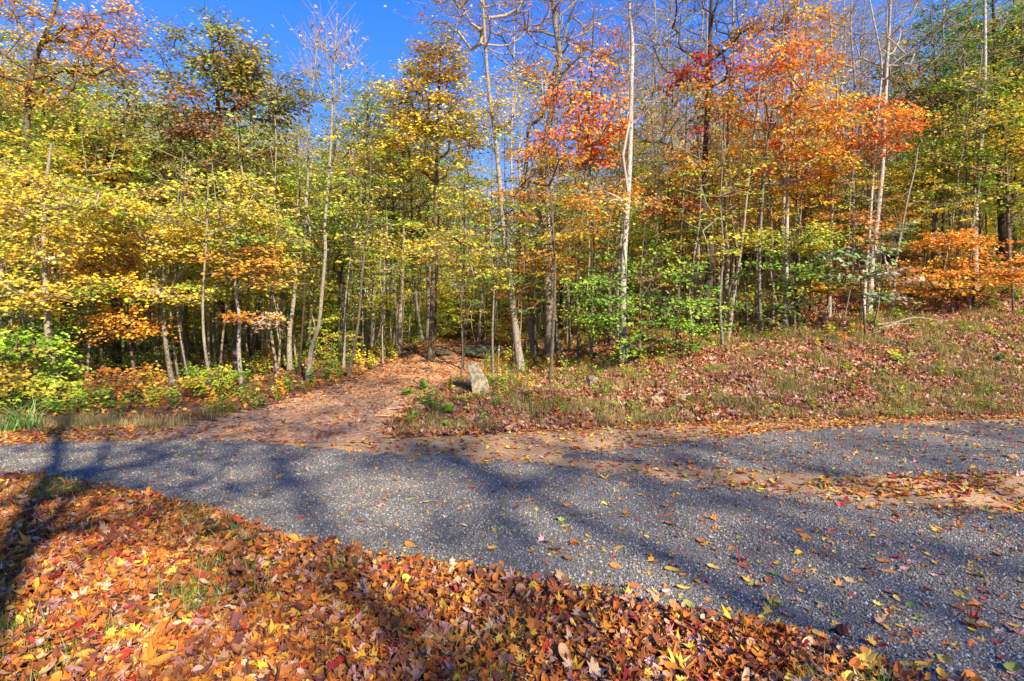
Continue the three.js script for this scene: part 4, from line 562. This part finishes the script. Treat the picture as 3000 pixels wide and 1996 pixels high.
{ // survey stake
  const g0 = ground(1456, 1126), b = V(g0.x, H(g0.x, g0.d), -g0.d), tip = at(1462, 1012, g0.d).sub(b), st = new THREE.Group(); st.position.copy(b);
  const wood = new THREE.MeshStandardMaterial({ map: barkTex([176, 128, 84], [140, 96, 60], [160, 112, 72], 6, 6, 44), roughness: .9 }), T = new Tubes(); T.add([V(0, -.1, 0), tip.clone().multiplyScalar(.5), tip, tip.clone().addScaledVector(UPV, .004)], [.016, .016, .015, .001], 4); part(st, 'pole', T.build(), wood);
  const tape = new Tubes(); const q = tip.clone().multiplyScalar(.86); tape.add([q, q.clone().addScaledVector(UPV, .035)], [.019, .019], 6); part(st, 'marker_tape', tape.build(), new THREE.MeshStandardMaterial({ color: 0x9db4c8, roughness: .6 }));
  top(st, 'wooden_stake', 'thin brown wooden stake upright between standing stone and leaning tree', 'stake');
}
function stick(pts, w, label, bark = 'pale', name = 'fallen_branch', forks = []) { // pts in view of the ground they lie on
  const w0 = pts.map(([x, y, up]) => { const g = ground(x, y); return V(g.x, H(g.x, g.d) + .02 + (up ?? 0), -g.d); }), o = new THREE.Group(), base = w0[0].clone(); o.position.copy(base);
  const c = new THREE.CatmullRomCurve3(w0.map((p) => p.clone().sub(base))), P = c.getPoints(pts.length * 4), T = new Tubes(), r = px2m(w / 2, -base.z); T.add(P, P.map((_, k) => r * (1 - .75 * k / P.length) * (1 + .1 * n2(k, w))), 6); part(o, 'main_stem', T.build(), barkMats[bark]);
  for (const f of forks) { const b = f.map(([x, y, up]) => { const g = ground(x, y); return V(g.x, H(g.x, g.d) + .02 + (up ?? 0), -g.d).sub(base); }), q = new Tubes(); q.add(b, b.map((_, k) => r * .6 * (1 - .7 * k / b.length)), 5); part(o, 'side_branch', q.build(), barkMats[bark]); }
  return top(o, name, label, 'branch', 'fallen branches');
}
stick([[2550, 960, .03], [2620, 955, .05], [2680, 946, .1], [2740, 948, .06], [2775, 948, .02]], 9, 'long pale fallen branch lying across the upper bank', 'pale', 'fallen_branch', [[[2625, 955, .05], [2590, 970, .03], [2555, 984, .01]], [[2680, 946, .1], [2650, 930, .12], [2670, 922, .1]]]);
stick([[2560, 975, .02], [2610, 962, .05], [2670, 956, .04], [2710, 958, .02]], 7, 'shorter pale branch just below the long fallen branch', 'pale', 'fallen_branch', [[[2610, 962, .05], [2600, 952, .03]]]);
stick([[2590, 1005, .01], [2630, 1012, .05], [2665, 1030, .05], [2660, 1050, .01]], 5, 'bent grey twig lying midway down the bank', 'pale', 'fallen_branch', []);
stick([[2665, 1057, .01], [2700, 1044, .04], [2745, 1040, .02]], 5, 'thin twig right of the bent grey twig on the bank', 'grey', 'fallen_branch', []);
stick([[2410, 950, .02], [2430, 925, .3], [2440, 915, .2], [2455, 930, .02]], 6, 'arched dead stem at the bank top left of the twin birch', 'grey', 'fallen_branch', []);
stick([[735, 1100, .05], [770, 1082, .06], [800, 1068, .08]], 12, 'pale fallen log in the left wood behind the spotted trunk', 'pale', 'fallen_log', []);
stick([[1130, 1040, .03], [1190, 1030, .1], [1260, 1022, .15], [1310, 1020, .06]], 6, 'fallen branch lying left of the mossy boulder', 'pale', 'fallen_branch', []);
stick([[1120, 1345, .0], [1160, 1341, .005], [1190, 1342, 0]], 3, 'thin dry twig on the far edge of the road', 'pale', 'fallen_branch', []);
stick([[2120, 1340, .0], [2150, 1332, .01], [2175, 1328, .005]], 5, 'pale dry stick on the dirt shoulder near the spur', 'pale', 'fallen_branch', []);
// ------------------------------------------------------------------ grass, weeds and small plants
function tuft(seed, blades, h, spread, cols, wide, lean = .5) {
  const r = rng(seed), pos = [], col = [], idx = [];
  for (let k = 0; k < blades; k++) {
    const a = r() * TAU, x = Math.cos(a) * spread * r(), z = Math.sin(a) * spread * r(), L = h * (.5 + .6 * r()), b = r() * TAU, ln = lean * (.3 + r()), w = wide * (.6 + .6 * r()), c = cols[Math.floor(r() * cols.length)], v = .8 + .4 * r(), base = pos.length / 3, sx = -Math.sin(b) * w, sz = Math.cos(b) * w;
    for (const [u, q] of [[0, 1], [.5, .8], [1, .08]]) { const ox = Math.cos(b) * ln * L * u * u, oz = Math.sin(b) * ln * L * u * u, y = L * u * (1 - .25 * ln * u); pos.push(x + ox + sx * q, y, z + oz + sz * q, x + ox - sx * q, y, z + oz - sz * q); for (let m = 0; m < 2; m++) col.push(c[0] * v, c[1] * v, c[2] * v); }
    idx.push(base, base + 1, base + 2, base + 1, base + 3, base + 2, base + 2, base + 3, base + 4, base + 3, base + 5, base + 4);
  }
  const g = new THREE.BufferGeometry(); g.setAttribute('position', new THREE.Float32BufferAttribute(pos, 3)); g.setAttribute('color', new THREE.Float32BufferAttribute(col, 3)); g.setIndex(idx); return g;
}
const DRY = pal('#b59a5c', '#c8ae74', '#a08a4c', '#9a9448', '#d3bc88'), GRN = pal('#6f8f34', '#86a244', '#5a7a2c', '#9aae58', '#b8b268'), OLV = pal('#8f8a44', '#7d8238', '#a89a58', '#9c7c4a', '#b39a6a');
function spread(name, label, geos, count, seed, box, keep, s0, s1) {
  const pts = fill(count, seed, box, keep), r = rng(seed + 5), g = new THREE.Group();
  geos.forEach((geo, n) => { const mine = pts.filter((_, k) => k % geos.length === n), m = shade(new THREE.InstancedMesh(geo, grassMat, mine.length)); m.name = 'blades'; m.userData.kind = 'stuff'; mine.forEach(([x, d, k], i) => { const s = lerp(s0, s1, r()) * k; m.setMatrixAt(i, new THREE.Matrix4().compose(V(x, HG(x, d) - .01, -d), new THREE.Quaternion().setFromAxisAngle(UPV, r() * TAU), V(s, s * (.8 + .4 * r()), s))); }); g.add(m); });
  return top(g, name, label, 'grass', null, 'stuff');
}
spread('grass', 'green grass tufts poking through the near leaf carpet', [tuft(1, 16, .13, .05, GRN, .0022), tuft(2, 12, .1, .06, [...GRN, ...DRY], .002), tuft(3, 14, .16, .05, GRN, .0022, .8)], 520, 71, [-6, 2.2, 1.5, 5.5], (x, d, r) => inView(x, d) && zone(x, d) === 'verge' && r() < sstep(grassy(x, d), .15, .7) && [1], .5, 1.15);
spread('dry_grass', 'dry tan grass along the left road edge', [tuft(4, 18, .16, .1, DRY, .003), tuft(5, 18, .12, .1, DRY, .003), tuft(6, 16, .14, .1, [...DRY, ...DRY, ...OLV], .003)], 260, 73, [-11, -1.8, 6, 10], (x, d, r) => inView(x, d) && zone(x, d) === 'bank' && d - (6.95 + .165 * x) < 1.5 && r() < .25 + .75 * sstep(n2(x * .9, d * 1.4), -.4, .4) && [1], .5, 1.3);
spread('bank_grass', 'short olive and tan grass growing through the bank leaves', [tuft(7, 18, .2, .1, DRY, .0035), tuft(8, 18, .18, .1, OLV, .0035), tuft(9, 16, .22, .1, [...OLV, ...GRN], .0035)], 4400, 75, [-1.5, 15, 6.7, 15], (x, d, r) => { const t = d - (6.95 + .165 * x); return inView(x, d) && zone(x, d) === 'bank' && r() < .1 + .9 * sstep(n2(x * .5 + 7, d * .7) + .5 * sstep(x, 3, 9) + .9 * Math.exp(-t * t / .5) - .2, -.1, .7) && [t < .8 ? .8 : 1]; }, .5, 1.2);
function weed(seed, n, h, palName, sz) { R = rng(seed); const L = new Leaves(), P = PAL[palName]; for (let k = 0; k < n; k++) { const th = R() * TAU, q = R(), top0 = V(Math.cos(th) * h * .5 * q, h * rr(.5, 1), Math.sin(th) * h * .5 * q); L.add(V(0, 0, 0), top0.clone().normalize(), V(.3, .2, 1).normalize(), top0.length(), .006, lin('#6b6038')); for (let j = 1; j <= 6; j++) { const a = R() * TAU, dir = V(Math.cos(a), .1 + gauss() * .4, Math.sin(a)).normalize(), nor = V(.2 + gauss() * .6, .9, .5 + gauss() * .5); nor.addScaledVector(dir, -nor.dot(dir)).normalize(); const c = P[Math.floor(R() * P.length)], v = rr(.75, 1.15); L.add(top0.clone().multiplyScalar(j / 6), dir, nor, sz * rr(.6, 1.2), sz * .6, [c[0] * v, c[1] * v, c[2] * v]); } } return L.build(); }
spread('woodland_undergrowth', 'low leafy weeds along the foot of the wood', [weed(1, 8, .34, 'green', .07), weed(2, 8, .4, 'mixed', .07), weed(3, 7, .3, 'olive', .06), weed(4, 8, .36, 'gold', .065), weed(5, 7, .34, 'dark', .07), weed(6, 6, .3, 'orange', .07)], 2400, 77, [-15, 17, 7.6, 24], (x, d, r) => { const t = d - (6.95 + .165 * x); return inView(x, d) && zone(x, d) === 'bank' && Math.abs(x - trailX(d)) > .9 && t > (x > .6 ? 4.2 : 1.2) && r() < .5 + .5 * n2(x * .7, d * .7) && [1]; }, .5, 1.3);
spread('bank_weeds', 'scattered low weeds across the leafy bank', [weed(11, 6, .2, 'olive', .05), weed(12, 6, .18, 'mixed', .05), weed(13, 6, .16, 'green', .05), weed(14, 5, .2, 'russet', .05)], 700, 79, [-1.6, 15, 7, 13], (x, d, r) => inView(x, d) && zone(x, d) === 'bank' && r() < sstep(n2(x * .8 + 9, d * .8) + .25 * sstep(x, 3, 9), -.2, .7) && [1], .5, 1.3);
function plant(px, py, h, w, palName, n, sz, label, name, rise = 1.2) { // a small leafy plant: stems and leaves
  const g0 = ground(px, py); R = rng(px * 7 + py); const s = g0.d / F, o = new THREE.Group(), T = new Tubes(), L = new Leaves(), P = PAL[palName]; o.position.set(g0.x, H(g0.x, g0.d) - .01, -g0.d);
  for (let k = 0; k < n; k++) { const th = R() * TAU, e = V(Math.cos(th) * w / 2 * s * R(), h * s * rr(.6, 1), Math.sin(th) * w / 2 * s * R()); T.add([V(0, 0, 0), e.clone().multiplyScalar(.5).add(V(0, h * s * .08, 0)), e], [.004, .003, .0015], 4); const m = 9; for (let j = 2; j <= m; j++) { const u = j / m, a = R() * TAU, dir = V(Math.cos(a), .25 + gauss() * .3, Math.sin(a)).normalize(), nor = V(gauss() * .5, 1, .5 + gauss() * .4); nor.addScaledVector(dir, -nor.dot(dir)).normalize(); const c = P[Math.floor(R() * P.length)], v = rr(.8, 1.15); L.add(e.clone().multiplyScalar(u), dir, nor, sz * rr(.7, 1.2), sz * .55, [c[0] * v, c[1] * v, c[2] * v]); } }
  part(o, 'stems', T.build(), twigMats.brown, 'stuff'); part(o, 'leaves', L.build(), leafMat, 'stuff'); return top(o, name, label, 'plant', 'small plants along the bank');
}
plant(1612, 1098, 60, 34, 'yellow', 9, .06, 'yellow goldenrod like plant at the foot of the thick trunk', 'wild_plant'); plant(1655, 1100, 58, 44, 'mixed', 9, .06, 'yellow green plant right of the yellow goldenrod like plant', 'wild_plant'); plant(1760, 1085, 56, 50, 'mixed', 9, .06, 'yellow green plant left of the white birch foot', 'wild_plant'); plant(1882, 1080, 44, 44, 'gold', 8, .06, 'gold leaved plant right of the white birch foot', 'wild_plant'); plant(1305, 1208, 20, 26, 'lime', 5, .12, 'lime green broad leaved plant low before the standing stone', 'wild_plant'); plant(1312, 1250, 18, 40, 'lime', 6, .07, 'tiny lime green seedling pair near the road below the standing stone', 'wild_plant'); plant(1240, 1140, 34, 60, 'green', 9, .08, 'green weed at the left of the standing stone', 'wild_plant'); plant(1190, 1160, 24, 40, 'green', 7, .08, 'green weed at the trail edge farther left of the stone', 'wild_plant'); plant(1440, 1138, 40, 40, 'green', 8, .07, 'green weed close behind the standing stone', 'wild_plant'); plant(2640, 1065, 34, 70, 'lime', 9, .09, 'lime and yellow plant midway on the right bank', 'wild_plant'); plant(2610, 1045, 26, 40, 'yellow', 7, .08, 'yellow plant just above the lime plant on the bank', 'wild_plant'); plant(2350, 975, 60, 70, 'dark', 10, .06, 'dark green bushy weed at the bank top by the slender birch', 'wild_plant'); plant(2425, 985, 40, 50, 'gold', 8, .07, 'gold plant on the bank top right of the dark green weed', 'wild_plant'); plant(2470, 1000, 30, 40, 'orange', 8, .07, 'orange plant right of the gold plant on the bank top', 'wild_plant'); plant(2925, 1060, 30, 60, 'dark', 9, .07, 'dark green weed at the right end of the bank', 'wild_plant'); plant(1560, 1180, 26, 20, 'gold', 5, .06, 'golden sprig among the leaves right of the standing stone', 'wild_plant');
plant(2270, 965, 70, 60, 'russet', 9, .1, 'russet broad leaved plant at the slender birch foot', 'wild_plant'); plant(2020, 975, 90, 100, 'yellow', 12, .07, 'yellow leaved weed left of the dark knee-bent trunk', 'wild_plant'); plant(2110, 960, 80, 90, 'amber', 12, .08, 'amber leaved weed right of the dark knee-bent trunk', 'wild_plant'); plant(1940, 1040, 60, 70, 'orange', 10, .08, 'orange leaved weed at the right foot of the green beech', 'wild_plant'); plant(180, 1215, 60, 110, 'lime', 12, .08, 'lime green weeds right of the brilliant lime shrub', 'wild_plant'); plant(500, 1180, 50, 90, 'mixed', 10, .07, 'yellow green weeds below the golden maple', 'wild_plant'); plant(850, 1150, 44, 90, 'green', 10, .07, 'green weeds at the foot of the S-curved tree', 'wild_plant');
{ // sword grass clump by the road on the left
  const g0 = ground(60, 1262), o = new THREE.Group(); o.position.set(g0.x, H(g0.x, g0.d), -g0.d); part(o, 'blades', tuft(99, 90, .5, .28, pal('#7fae4a', '#98c060', '#6a963c', '#b4c878'), .008, .9), grassMat, 'stuff'); top(o, 'grass_clump', 'arching green sword grass clump at the left road edge', 'grass');
}
scene.updateMatrixWorld(true);
renderer.render(scene, camera);
